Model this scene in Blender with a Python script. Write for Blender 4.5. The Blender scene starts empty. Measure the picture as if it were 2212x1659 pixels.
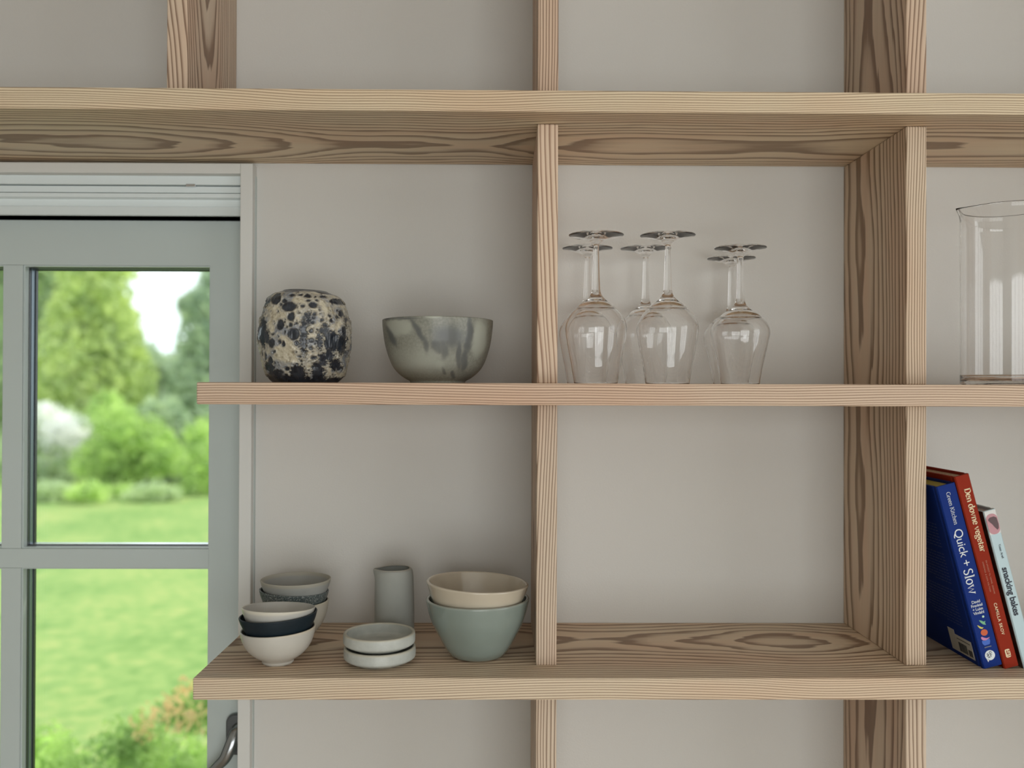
import bpy, math, random
import numpy as np
from mathutils import Vector, Matrix

random.seed(7)
rng = np.random.default_rng(11)
sc = bpy.context.scene
COL = sc.collection

# ------------------------------------------------------------------ camera
FPX, PW, PH = 1950.0, 2212, 1659
CZ = 1.55                                    # eye height
YAW, PITCH, ROLL = 0.01005, 0.00664, 0.00326
cam_d = bpy.data.cameras.new('camera')
cam_d.sensor_fit = 'HORIZONTAL'; cam_d.sensor_width = 36.0
cam_d.lens = FPX / PW * 36.0
cam_d.clip_start = 0.02; cam_d.clip_end = 200
cam_d.dof.use_dof = True; cam_d.dof.focus_distance = 1.29
cam_d.dof.aperture_fstop = cam_d.lens / 14.0
cam = bpy.data.objects.new('camera', cam_d); COL.objects.link(cam)
FW = Vector((math.sin(YAW)*math.cos(PITCH), math.cos(YAW)*math.cos(PITCH), math.sin(PITCH)))
R0 = Vector((math.cos(YAW), -math.sin(YAW), 0)); U0 = R0.cross(FW)
RT = R0*math.cos(ROLL) + U0*math.sin(ROLL); UP = -R0*math.sin(ROLL) + U0*math.cos(ROLL)
cam.matrix_world = Matrix(((RT.x, UP.x, -FW.x, 0), (RT.y, UP.y, -FW.y, 0), (RT.z, UP.z, -FW.z, CZ), (0, 0, 0, 1)))
sc.camera = cam

def at(px, py, Y):
    d = FW*FPX + RT*(px-PW/2) - UP*(py-PH/2)
    q = d*(Y/d.y)
    return Vector((q.x, Y, q.z + CZ))

# ------------------------------------------------------------------ world, sun, window light, exposure
w = bpy.data.worlds.new('overcast_sky'); sc.world = w; w.use_nodes = True
bg = w.node_tree.nodes['Background']
bg.inputs[0].default_value = (0.90, 0.96, 1.0, 1); bg.inputs[1].default_value = 1.9
def light(name, kind, loc, aim, energy, col, **kw):
    l = bpy.data.lights.new(name, kind); l.energy = energy; l.color = col
    for k, v in kw.items(): setattr(l, k, v)
    o = bpy.data.objects.new(name, l); COL.objects.link(o); o.location = loc
    o.rotation_euler = Vector(aim).to_track_quat('-Z', 'Y').to_euler(); return o
light('sun', 'SUN', (8, 20, 20), (-0.50, -0.42, -0.75), 3.8, (1.0, 0.95, 0.84), angle=math.radians(6))
# daylight entering by the windows of the opposite and of the right wall
light('daylight_rear_window', 'AREA', (0.62, -2.75, 1.15), (0, 1, 0), 42.5, (1.0, 0.995, 0.965), shape='RECTANGLE', size=2.5, size_y=2.1)
light('daylight_right_window', 'AREA', (2.87, -0.75, 1.35), (-1, 0, 0), 15, (1.0, 0.995, 0.965), shape='RECTANGLE', size=1.9, size_y=1.9)
vs = sc.view_settings
vs.view_transform = 'Standard'; vs.look = 'None'; vs.exposure = 0.0; vs.gamma = 1.0; vs.use_curve_mapping = False
sc.cycles.max_bounces = 36; sc.cycles.transmission_bounces = 36; sc.cycles.glossy_bounces = 6
sc.cycles.diffuse_bounces = 5; sc.cycles.transparent_max_bounces = 16
sc.cycles.sample_clamp_indirect = 14.0; sc.cycles.blur_glossy = 0.0; sc.cycles.use_denoising = True

# ------------------------------------------------------------------ helpers
def tag(o, label=None, cat=None, group=None, kind=None):
    if label: o['label'] = label
    if cat: o['category'] = cat
    if group: o['group'] = group
    if kind: o['kind'] = kind
    return o
def empty(name, loc, label=None, cat=None, group=None, kind=None):
    o = bpy.data.objects.new(name, None); COL.objects.link(o); o.location = loc
    o.empty_display_size = 0.03
    return tag(o, label, cat, group, kind)
def mesh_obj(name, verts, faces, mat, parent=None, smooth=False, loc=None):
    me = bpy.data.meshes.new(name); me.from_pydata([tuple(v) for v in verts], [], faces)
    if mat: me.materials.append(mat)
    if smooth: me.polygons.foreach_set('use_smooth', [True]*len(me.polygons))
    me.update()
    o = bpy.data.objects.new(name, me); COL.objects.link(o)
    if parent: o.parent = parent
    if loc is not None: o.location = loc
    return o
class MB:
    def __init__(s): s.v = []; s.f = []
    def add(s, v, f):
        n = len(s.v); s.v += [tuple(p) for p in v]; s.f += [tuple(i+n for i in q) for q in f]; return s
    def box(s, x0, x1, y0, y1, z0, z1, M=None):
        v = [Vector((x, y, z)) for x in (x0, x1) for y in (y0, y1) for z in (z0, z1)]
        if M is not None: v = [M @ p for p in v]
        return s.add(v, [(0,1,3,2),(4,6,7,5),(0,4,5,1),(2,3,7,6),(0,2,6,4),(1,5,7,3)])
    def prism(s, poly, a0, a1, f):
        n = len(poly)
        v = [f(p, a0) for p in poly] + [f(p, a1) for p in poly]
        F = [tuple(range(n))[::-1], tuple(range(n, 2*n))] + [(i, (i+1) % n, n+(i+1) % n, n+i) for i in range(n)]
        return s.add(v, F)
    def build(s, name, mat, parent=None, smooth=False, bevel=0, loc=None, seg=2):
        o = mesh_obj(name, s.v, s.f, mat, parent, smooth, loc)
        if bevel:
            m = o.modifiers.new('bevel', 'BEVEL'); m.width = bevel; m.segments = seg; m.limit_method = 'ANGLE'
            m.harden_normals = False
        return o
def catmull(P, n=6):
    P = [tuple(p) for p in P]; out = []
    for i in range(len(P)-1):
        p0 = P[max(i-1, 0)]; p1 = P[i]; p2 = P[i+1]; p3 = P[min(i+2, len(P)-1)]
        for k in range(n):
            t = k/n
            out.append(tuple(0.5*((2*b)+(-a+c)*t+(2*a-5*b+4*c-d)*t*t+(-a+3*b-3*c+d)*t**3) for a, b, c, d in zip(p0, p1, p2, p3)))
    out.append(P[-1]); return out
def lathe(prof, seg=96, deform=None):
    """prof: (r, z) list; a zero radius closes on the axis. Ordered from bottom outside to top."""
    v, f = [], []; rings = []
    for r, z in prof:
        if r < 1e-7:
            rings.append([len(v)]); v.append([0, 0, z])
        else:
            rings.append(list(range(len(v), len(v)+seg)))
            for k in range(seg):
                a = 2*math.pi*k/seg; v.append([r*math.cos(a), r*math.sin(a), z])
    for A, B in zip(rings, rings[1:]):
        for k in range(seg):
            j = (k+1) % seg
            if len(A) == 1 and len(B) == 1: continue
            if len(A) == 1: f.append((A[0], B[j], B[k]))
            elif len(B) == 1: f.append((A[k], A[j], B[0]))
            else: f.append((A[k], A[j], B[j], B[k]))
    if deform: v = [deform(p) for p in v]
    return v, f
def tube(path, radii, seg=16, flat=1.0):
    """smooth tube along 3-D path"""
    path = [Vector(p) for p in path]; v, f = [], []
    for i, p in enumerate(path):
        t = (path[min(i+1, len(path)-1)] - path[max(i-1, 0)]).normalized()
        a = t.cross(Vector((0, 1, 0))).normalized(); b = a.cross(t).normalized()
        for k in range(seg):
            th = 2*math.pi*k/seg
            v.append(p + a*(radii[i]*math.cos(th)) + b*(radii[i]*flat*math.sin(th)))
    for i in range(len(path)-1):
        for k in range(seg):
            j = (k+1) % seg; f.append((i*seg+k, i*seg+j, (i+1)*seg+j, (i+1)*seg+k))
    f.append(tuple(range(seg))[::-1]); f.append(tuple((len(path)-1)*seg+k for k in range(seg)))
    return v, f

# ------------------------------------------------------------------ materials
def newmat(name):
    m = bpy.data.materials.new(name); m.use_nodes = True
    nt = m.node_tree; b = nt.nodes['Principled BSDF']
    return m, nt, b
def N(nt, t, **kw):
    n = nt.nodes.new(t)
    for k, v in kw.items():
        if k[0] == 'i' and (k[1].isupper() or k[1].isdigit()):
            key = k[1:]; key = int(key) if key.isdigit() else key
            n.inputs[key].default_value = v
        else: setattr(n, k, v)
    return n
def ramp(nt, stops):
    r = nt.nodes.new('ShaderNodeValToRGB'); e = r.color_ramp.elements
    while len(e) < len(stops): e.new(0.5)
    for q, (p, c) in zip(e, stops):
        q.position = p; q.color = (*c, 1) if len(c) == 3 else c
    return r
def plain(name, col, rough=0.5, spec=0.5, metal=0.0, coat=0.0, bump=0.0, bscale=200.0, var=0.0, vscale=6.0, clear=0.05):
    m, nt, b = newmat(name); L = nt.links.new
    b.inputs['Base Color'].default_value = (*col, 1); b.inputs['Roughness'].default_value = rough
    b.inputs['Specular IOR Level'].default_value = spec; b.inputs['Metallic'].default_value = metal
    b.inputs['Coat Weight'].default_value = coat; b.inputs['Coat Roughness'].default_value = clear
    tc = N(nt, 'ShaderNodeTexCoord')
    if var:
        n = N(nt, 'ShaderNodeTexNoise', iScale=vscale, iDetail=5.0); L(tc.outputs['Object'], n.inputs['Vector'])
        r = ramp(nt, [(0.3, tuple(max(0, c*(1-var)) for c in col)), (0.7, tuple(min(1, c*(1+var)) for c in col))])
        L(n.outputs['Fac'], r.inputs[0]); L(r.outputs[0], b.inputs['Base Color'])
    if bump:
        n = N(nt, 'ShaderNodeTexNoise', iScale=bscale, iDetail=4.0); L(tc.outputs['Object'], n.inputs['Vector'])
        bp = N(nt, 'ShaderNodeBump', iStrength=bump, iDistance=0.001); L(n.outputs['Fac'], bp.inputs['Height']); L(bp.outputs[0], b.inputs['Normal'])
    return m

WL = (0.625, 0.505, 0.385); WD = (0.275, 0.188, 0.130)
def wood(name, axis, a0=0.2, b0=0.0, sp=0.0028, seed=0.0, wob=0.014, light=WL, dark=WD, wscale=1.6, tilt=0.0):
    """softwood: growth rings around a pith at (a0, b0) from the board's middle; axis = grain direction"""
    m, nt, b = newmat(name); L = nt.links.new
    tc = N(nt, 'ShaderNodeTexCoord'); s = N(nt, 'ShaderNodeSeparateXYZ'); L(tc.outputs['Object'], s.inputs[0])
    Lx, A, B = ((s.outputs[0], s.outputs[2], s.outputs[1]) if axis == 'X' else (s.outputs[2], s.outputs[0], s.outputs[1]))
    def M(op, x, y=None, z=None):
        n = N(nt, 'ShaderNodeMath', operation=op)
        for i, q in enumerate((x, y, z)):
            if q is None: continue
            if isinstance(q, (int, float)): n.inputs[i].default_value = q
            else: L(q, n.inputs[i])
        return n.outputs[0]
    def noise(cx, cy, cz, scale, detail=2.0, rough=0.5):
        c = N(nt, 'ShaderNodeCombineXYZ')
        for i, q in enumerate((cx, cy, cz)):
            if isinstance(q, (int, float)): c.inputs[i].default_value = q
            else: L(q, c.inputs[i])
        n = N(nt, 'ShaderNodeTexNoise', iScale=scale, iDetail=detail, iRoughness=rough); L(c.outputs[0], n.inputs['Vector'])
        return n.outputs['Fac']
    n1 = M('MULTIPLY', M('SUBTRACT', noise(Lx, seed+3.1, 0.0, wscale, 1.5), 0.5), wob*2.2)
    n2 = M('MULTIPLY', M('SUBTRACT', noise(Lx, seed+9.7, 0.0, wscale*0.8, 1.0), 0.5), 0.05)
    aa = M('ADD', M('SUBTRACT', A, a0), M('ADD', n1, M('MULTIPLY', Lx, tilt)))
    bb = M('ADD', M('SUBTRACT', B, b0), n2)
    r = M('SQRT', M('ADD', M('MULTIPLY', aa, aa), M('MULTIPLY', bb, bb)))
    # small irregularities of each ring
    loc = noise(M('MULTIPLY', Lx, 2.2), M('MULTIPLY', A, 16.0), M('ADD', M('MULTIPLY', B, 16.0), seed), 1.6, 3.0, 0.55)
    r2 = M('ADD', r, M('MULTIPLY', M('SUBTRACT', loc, 0.5), sp*1.5))
    # uneven ring widths
    wd = noise(M('MULTIPLY', r2, 1.0), seed*1.3, 0.5, 55.0, 1.0)
    q = M('ADD', M('DIVIDE', r2, sp), M('MULTIPLY', wd, 1.6))
    fr = M('FRACT', q)
    mix = tuple(0.5*(x+y) for x, y in zip(light, dark))
    rp = ramp(nt, [(0.0, light), (0.45, tuple(x*0.95 for x in light)), (0.64, mix), (0.76, dark), (0.93, tuple(x*0.88 for x in dark)), (1.0, light)])
    L(fr, rp.inputs[0])
    fib = noise(M('MULTIPLY', Lx, 6.0), M('MULTIPLY', A, 420.0), M('MULTIPLY', B, 420.0), 1.0, 3.0, 0.6)
    tone = noise(M('MULTIPLY', Lx, 1.5), M('MULTIPLY', A, 6.0), M('ADD', M('MULTIPLY', B, 8.0), seed*2), 2.0, 2.0)
    mulc = M('ADD', M('MULTIPLY', M('SUBTRACT', fib, 0.5), 0.22), 1.0)
    hv = N(nt, 'ShaderNodeMixRGB', blend_type='MULTIPLY', iFac=1.0); L(rp.outputs[0], hv.inputs[1])
    cc = N(nt, 'ShaderNodeCombineXYZ')
    L(mulc, cc.inputs[0]); L(mulc, cc.inputs[1]); L(mulc, cc.inputs[2]); L(cc.outputs[0], hv.inputs[2])
    pk = N(nt, 'ShaderNodeMixRGB', blend_type='MULTIPLY'); L(M('MULTIPLY', M('SMOOTH_MIN', M('MAXIMUM', M('MULTIPLY', M('SUBTRACT', tone, 0.42), 4.0), 0.0), 1.0, 0.1), 0.8), pk.inputs[0])
    L(hv.outputs[0], pk.inputs[1]); pk.inputs[2].default_value = (0.97, 0.85, 0.80, 1)
    L(pk.outputs[0], b.inputs['Base Color'])
    b.inputs['Roughness'].default_value = 0.55; b.inputs['Specular IOR Level'].default_value = 0.3
    bp = N(nt, 'ShaderNodeBump', iStrength=0.25, iDistance=0.0004, invert=True)
    L(M('ADD', fr, M('MULTIPLY', fib, 0.8)), bp.inputs['Height']); L(bp.outputs[0], b.inputs['Normal'])
    return m

m_wall = plain('wall_paint', (0.612, 0.598, 0.563), 0.85, 0.2, bump=0.35, bscale=420)
m_ceil = plain('ceiling_paint', (0.80, 0.79, 0.76), 0.9, 0.2)
m_frame = plain('window_paint', (0.48, 0.54, 0.525), 0.38, 0.5, bump=0.05, bscale=150)
m_trim = plain('trim_paint', (0.63, 0.63, 0.60), 0.5, 0.4)
m_head = plain('white_headrail', (0.70, 0.76, 0.76), 0.4, 0.5)
m_gasket = plain('black_rubber', (0.010, 0.014, 0.018), 0.35, 0.5)
m_spacer = plain('grey_spacer', (0.16, 0.20, 0.24), 0.3, 0.5, metal=0.6)
m_alu = plain('aluminium_bead', (0.75, 0.78, 0.82), 0.25, 0.5, metal=0.9)
m_hnd = plain('dark_nickel', (0.33, 0.345, 0.35), 0.22, 0.5, metal=1.0)
m_hnd2 = plain('matt_dark_nickel', (0.12, 0.13, 0.135), 0.4, 0.5, metal=0.8)
m_floor = wood('floor_wood', 'X', 0.2, 0.0, 0.006, 5.0, light=(0.60, 0.53, 0.43), dark=(0.42, 0.35, 0.27))

def m_pane():
    m, nt, b = newmat('window_glass'); L = nt.links.new
    nt.nodes.remove(b); out = nt.nodes['Material Output']
    tr = N(nt, 'ShaderNodeBsdfTransparent'); tr.inputs[0].default_value = (0.95, 0.975, 0.965, 1)
    gl = N(nt, 'ShaderNodeBsdfGlossy', iRoughness=0.0)
    fr = N(nt, 'ShaderNodeFresnel', iIOR=1.45); mx = N(nt, 'ShaderNodeMixShader')
    L(fr.outputs[0], mx.inputs[0]); L(tr.outputs[0], mx.inputs[1]); L(gl.outputs[0], mx.inputs[2]); L(mx.outputs[0], out.inputs[0])
    return m
m_pane = m_pane()
def glassmat(name, col, ior=1.5):
    m, nt, b = newmat(name)
    b.inputs['Base Color'].default_value = (*col, 1); b.inputs['Roughness'].default_value = 0.0
    b.inputs['Transmission Weight'].default_value = 1.0; b.inputs['IOR'].default_value = ior
    return m
m_glass = glassmat('clear_glass', (1.0, 1.0, 1.0), 1.42)

# ------------------------------------------------------------------ layout numbers
YF, YP, YW = 1.174, 1.2275, 1.454           # shelf front, upright front, wall plane
ZT0, ZT1 = CZ+0.3629, CZ+0.3912
ZM0, ZM1 = CZ-0.0198, CZ+0.0089
ZB0, ZB1 = CZ-0.4025, CZ-0.3740
GZ = -0.10                                   # garden level
ZTOP, ZBOT = CZ+0.80, CZ-0.80

# ------------------------------------------------------------------ room shell
def struct(name, mb, mat, parent=None, bevel=0):
    o = mb.build(name, mat, parent, bevel=bevel)
    if parent is None: o['kind'] = 'structure'
    return o
XL, XR, YB, ZC = -2.30, 2.75, -2.60, 2.55
WX0, WX1, WZ0, WZ1 = -1.26, -0.4165, 0.18, at(300, 374, 1.43).z    # opening beside the shelves
TH = 0.30
mb = MB()
mb.box(XL-0.1, WX0, YW, YW+TH, 0, ZC); mb.box(WX1, XR+0.1, YW, YW+TH, 0, ZC)
mb.box(WX0, WX1, YW, YW+TH, 0, WZ0); mb.box(WX0, WX1, YW, YW+TH, WZ1, ZC)
struct('wall_front', mb, m_wall)
struct('wall_left', MB().box(XL-0.1, XL, YB-0.1, YW, 0, ZC), m_wall)
def wall_with_window(name, axis):
    mb = MB()
    if axis == 'Y':      # rear wall, opening x 0..2.5
        x0, x1, z0, z1 = -0.63, 1.87, 0.1, 2.2
        mb.box(XL-0.1, x0, YB-0.1, YB, 0, ZC); mb.box(x1, XR+0.1, YB-0.1, YB, 0, ZC)
        mb.box(x0, x1, YB-0.1, YB, 0, z0); mb.box(x0, x1, YB-0.1, YB, z1, ZC)
    else:                # right wall, opening y -1.7..0.2
        y0, y1, z0, z1 = -1.7, 0.2, 0.4, 2.3
        mb.box(XR, XR+0.1, YB, y0, 0, ZC); mb.box(XR, XR+0.1, y1, YW, 0, ZC)
        mb.box(XR, XR+0.1, y0, y1, 0, z0); mb.box(XR, XR+0.1, y0, y1, z1, ZC)
    struct(name, mb, m_wall)
wall_with_window('wall_back', 'Y'); wall_with_window('wall_right', 'X')
struct('ceiling', MB().box(XL-0.1, XR+0.1, YB-0.1, YW+TH, ZC, ZC+0.1), m_ceil)
struct('floor', MB().box(XL-0.1, XR+0.1, YB-0.1, YW+TH, -0.1, 0), m_floor)
# the two windows behind the camera: frames with glazing bars
w2 = empty('window_2', (0.62, YB, 0.1), kind='structure')
mb = MB()
for x in (0.0, 0.62, 1.24, 1.86, 2.46): mb.box(x-1.25, x+0.04-1.25, -0.07, -0.02, 0, 2.1)
for z in (0.0, 1.0, 2.06): mb.box(-1.25, 1.25, -0.068, -0.022, z, z+0.04)
mb.build('window_frame', m_frame, w2)
w3 = empty('window_3', (XR, -0.75, 0.4), kind='structure')
mb = MB()
for y in (0.0, 0.62, 1.24, 1.86): mb.box(0.02, 0.07, y-0.95, y+0.04-0.95, 0, 1.9)
for z in (0.0, 0.9, 1.86): mb.box(0.022, 0.068, -0.95, 0.95, z, z+0.04)
mb.build('window_frame', m_frame, w3)

# ------------------------------------------------------------------ window_1, left of the shelves
w1 = empty('window_1', (0, 0, 0), kind='structure')
YT = 1.430                                   # casing front
YS = 1.490                                   # sash front
YG = 1.532                                   # glass
xi = WX1; zi = WZ1
xo = at(543, 900, YT).x; zo = at(300, 351.5, YT).z
mb = MB(); mb.box(xi, xo, YT, YW+0.002, 0.10, zo); mb.box(WX0-0.03, xi, YT, YW+0.002, zi, zo)
mb.box(WX0-0.03, WX0, YT, YW+0.002, 0.10, zi)
mb.build('casing', m_trim, w1, bevel=0.0012)
# fixed frame head with grooved profiles, seen under the casing
mb = MB()
zz = [at(300, y, 1.455).z for y in (376, 401, 403, 417, 419, 428, 447, 463, 473)]
mb.box(WX0, xi, 1.446, 1.50, zz[1], zi)
mb.box(WX0, xi, 1.452, 1.50, zz[3], zz[2])
mb.box(WX0, xi, 1.449, 1.50, zz[5], zz[4])
mb.prism([(1.449, zz[5]), (1.458, zz[5]-0.002), (1.458, zz[6]+0.001), (1.453, zz[6]), (1.462, zz[7]), (1.52, zz[7]), (1.52, zz[5])], WX0, xi, lambda p, a: (a, p[0], p[1]))
mb.box(WX0, xi, 1.47, 1.52, zz[7], zi)
mb.build('frame_head', m_head, w1, bevel=0.0006)
clip = at(413, 401, 1.447)
MB().box(clip.x-0.0075, clip.x+0.0075, 1.444, 1.449, clip.z-0.0022, clip.z+0.0022).build('track_clip', m_alu, w1, bevel=0.0005)
# side jambs and sill
mb = MB(); mb.box(xi-0.0015, xi+0.02, 1.445, 1.60, WZ0, zi); mb.box(WX0-0.02, WX0+0.0015, 1.445, 1.60, WZ0, zi)
mb.box(WX0, xi, 1.53, 1.60, zz[7], zi); mb.box(WX0, xi, 1.445, 1.62, WZ0-0.02, WZ0+0.03)
mb.build('jamb', m_frame, w1)
# rubber seal in the gap above the sash
MB().box(WX0, xi, 1.502, 1.53, zz[8]-0.004, zz[7]+0.003).build('seal', m_gasket, w1)
# sash: outer frame
sx1 = xi - 0.0035; sx0 = WX0 + 0.0035
gx1 = at(452.5, 900, YS).x                    # right edge of the panes
gz1 = at(250, 573, YS).z                      # top edge of the panes
mx0 = at(5, 900, YS).x; mx1 = at(47, 900, YS).x
hz1 = at(250, 1185.5, YS).z; hz0 = at(250, 1227, YS).z
sz1 = at(300, 473.5, YS).z - 0.0025; sz0 = WZ0 + 0.033
gx0 = sx0 + (sx1 - gx1) + 0.0; gz0 = 0.34
mb = MB()
YE = YG + 0.03
mb.box(gx1, sx1, YS, YE, sz0, sz1); mb.box(sx0, gx0, YS, YE, sz0, sz1)
mb.box(gx0, gx1, YS, YE, gz1, sz1); mb.box(gx0, gx1, YS, YE, sz0, gz0)
sash = mb.build('sash', m_frame, w1)
mb = MB(); mb.box(mx0, mx1, YS+0.0004, YG-0.001, hz1+0.0003, gz1-0.0003); mb.box(mx0, mx1, YS+0.0004, YG-0.001, gz0+0.0003, hz0-0.0003)
mb.build('glazing_bar', m_frame, w1, bevel=0.0005)
MB().box(gx0+0.0003, gx1-0.0003, YS+0.0002, YG-0.001, hz0, hz1).build('glazing_bar', m_frame, w1, bevel=0.0005)
# light bead and dark spacer lining every opening, then its pane
cols = [(gx0, mx0), (mx1, gx1)]; rows = [(hz1, gz1), (gz0, hz0)]
for (a, b_) in cols:
    for (c, d) in rows:
        bead, spc, alu = MB(), MB(), MB()
        ya, yb, yc = YS+0.004, YS+0.016, YG-0.002
        e = 0.0035
        def ring(mbx, y0, y1, t, sides='LRTB'):
            if 'L' in sides: mbx.box(a, a+t, y0, y1, c, d)
            if 'R' in sides: mbx.box(b_-t, b_, y0, y1, c, d)
            if 'T' in sides: mbx.box(a+t, b_-t, y0, y1, d-t, d)
            if 'B' in sides: mbx.box(a+t, b_-t, y0, y1, c, c+t)
        ring(bead, ya, yb, 0.0022)
        ring(spc, yb, yb+0.006, 0.0030); ring(spc, yc-0.007, yc, 0.0050, 'LRT')
        ring(alu, yb+0.006, yc-0.007, 0.0036, 'LRT')
        bead.build('glazing_bead', m_frame, w1)
        spc.build('gasket', m_gasket, w1)
        alu.build('spacer_bar', m_spacer, w1)
        MB().box(a+0.003, b_-0.003, yb+0.006, yc, c+0.0005, c+0.004).build('sill_bead', m_alu, w1)
        MB().box(a, b_, YG, YG+0.004, c, d).build('pane', m_pane, w1)
# handle
hc = at(512, 1584, YS)
hd = empty('handle', (hc.x, YS, hc.z)); hd.parent = w1
def rrect(w_, h_, r, n=8):
    P = []
    for cx, cz, a0 in ((w_/2-r, h_/2-r, 0), (-w_/2+r, h_/2-r, 90), (-w_/2+r, -h_/2+r, 180), (w_/2-r, -h_/2+r, 270)):
        for k in range(n+1):
            a = math.radians(a0+90*k/n); P.append((cx+r*math.cos(a), cz+r*math.sin(a)))
    return P
v_, f_ = [], []
mb = MB(); mb.prism(rrect(0.031, 0.066, 0.0135), -0.011, 0.0, lambda p, a: (p[0], a, p[1]+0.001))
mb.build('rosette', m_hnd2, hd, bevel=0.003, seg=3)
path = [at(x, y, 1.0*Yy) for x, y, Yy in ((512, 1570, 1.478), (511, 1580, 1.470), (503, 1600, 1.462), (494, 1622, 1.458), (484, 1641, 1.457), (467, 1658, 1.459), (450, 1678, 1.462), (440, 1702, 1.465), (436, 1730, 1.466))]
path = catmull([tuple(p - hc) for p in path], 5)
rad = catmull([(x,) for x in (0.0085, 0.0105, 0.0105, 0.0100, 0.0090, 0.0082, 0.0085, 0.0085, 0.005)], 5)
v_, f_ = tube(path, [r[0] for r in rad], 20, 0.75)
mesh_obj('lever', v_, f_, m_hnd, hd, True)

# ------------------------------------------------------------------ shelving
shelf = empty('wall_shelf', (0.0745, YW, 0.0), 'open pine wall shelving of thick boards beside the garden window', 'shelf')
SX = 0.0745
def board(name, x0, x1, y0, y1, z0, z1, mat, label=None, bev=0.0018):
    c = Vector(((x0+x1)/2, (y0+y1)/2, (z0+z1)/2))
    mb = MB().box(x0-c.x, x1-c.x, y0-c.y, y1-c.y, z0-c.z, z1-c.z)
    o = mb.build(name, mat, shelf, bevel=bev, loc=(c.x-SX, c.y-YW, c.z))
    if label: o['label'] = label
    return o
XEND = XR - 0.02
xm_l = at(424, 850, YF).x; xb_l = at(416, 1490, YF).x
pale = (0.70, 0.55, 0.365); pdk = (0.44, 0.31, 0.19)
board('shelf_board', XL+0.02, XEND, YF, YW, ZT0, ZT1, wood('pine_top', 'X', -0.44, 0.020, 0.0031, 1.0, 0.020, (0.71, 0.585, 0.41), (0.33, 0.235, 0.150), 1.7), 'pale top shelf board running above the window')
board('shelf_board', xm_l, XEND, YF, YW, ZM0, ZM1, wood('pine_middle', 'X', 0.40, -0.03, 0.0032, 4.0, 0.012, (0.66, 0.505, 0.375), (0.29, 0.185, 0.125), 2.0), 'middle shelf board with rounded end before the window')
bb = board('shelf_board', xb_l, XEND, YF, YW, ZB0, ZB1, wood('pine_bottom', 'X', 0.44, 0.03, 0.0030, 7.4, 0.018, (0.70, 0.575, 0.42), (0.31, 0.215, 0.145), 1.7), 'bottom shelf board with rounded end before the window')
XM0, XM1 = 0.0462, 0.0742; XR0, XR1 = 0.5506, 0.5790; XL0, XL1 = -0.4582, -0.4302
segs = [(ZT1, ZTOP), (ZM1, ZT0), (ZB1, ZM0), (0.0, ZB0)]
wm = [wood('pine_upright_a', 'Z', -0.30, 0.0, 0.0036, 11.0, 0.010), wood('pine_upright_b', 'Z', 0.055, -0.100, 0.0062, 13.3, 0.018, (0.70, 0.54, 0.40), (0.36, 0.225, 0.15), 2.6, tilt=0.02),
      wood('pine_upright_c', 'Z', 0.20, 0.0, 0.0034, 15.0, 0.006), wood('pine_upright_d', 'Z', -0.2, 0.02, 0.0040, 17.0, 0.008)]
for (z0, z1), mt in zip(segs, wm): board('upright', XM0, XM1, YP, YW, z0, z1, mt)
wr = wood('pine_upright_e', 'Z', 0.36, 0.045, 0.0031, 21.0, 0.016, (0.65, 0.52, 0.385), (0.29, 0.20, 0.13), 1.5)
wr2 = wood('pine_upright_f', 'Z', 0.25, 0.01, 0.0058, 23.0, 0.012)
for (z0, z1), mt in zip(segs, (wr2, wr, wr, wr2)): board('upright', XR0, XR1, YP, YW, z0, z1, mt)
board('upright', XL0, XL1, YP, YW, ZT1, ZTOP, wood('pine_upright_g', 'Z', 0.10, -0.03, 0.0058, 31.0, 0.02, wscale=2.4, tilt=0.05))
board('shelf_board', XL+0.02, XEND, YF, YW, ZTOP, ZTOP+0.028, bpy.data.materials['pine_middle'])
for xx in (XR0+0.5045, XR0+1.009, XR0+1.5135):
    for (z0, z1) in segs: board('upright', xx, xx+0.028, YP, YW, z0, z1, wr)

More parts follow.
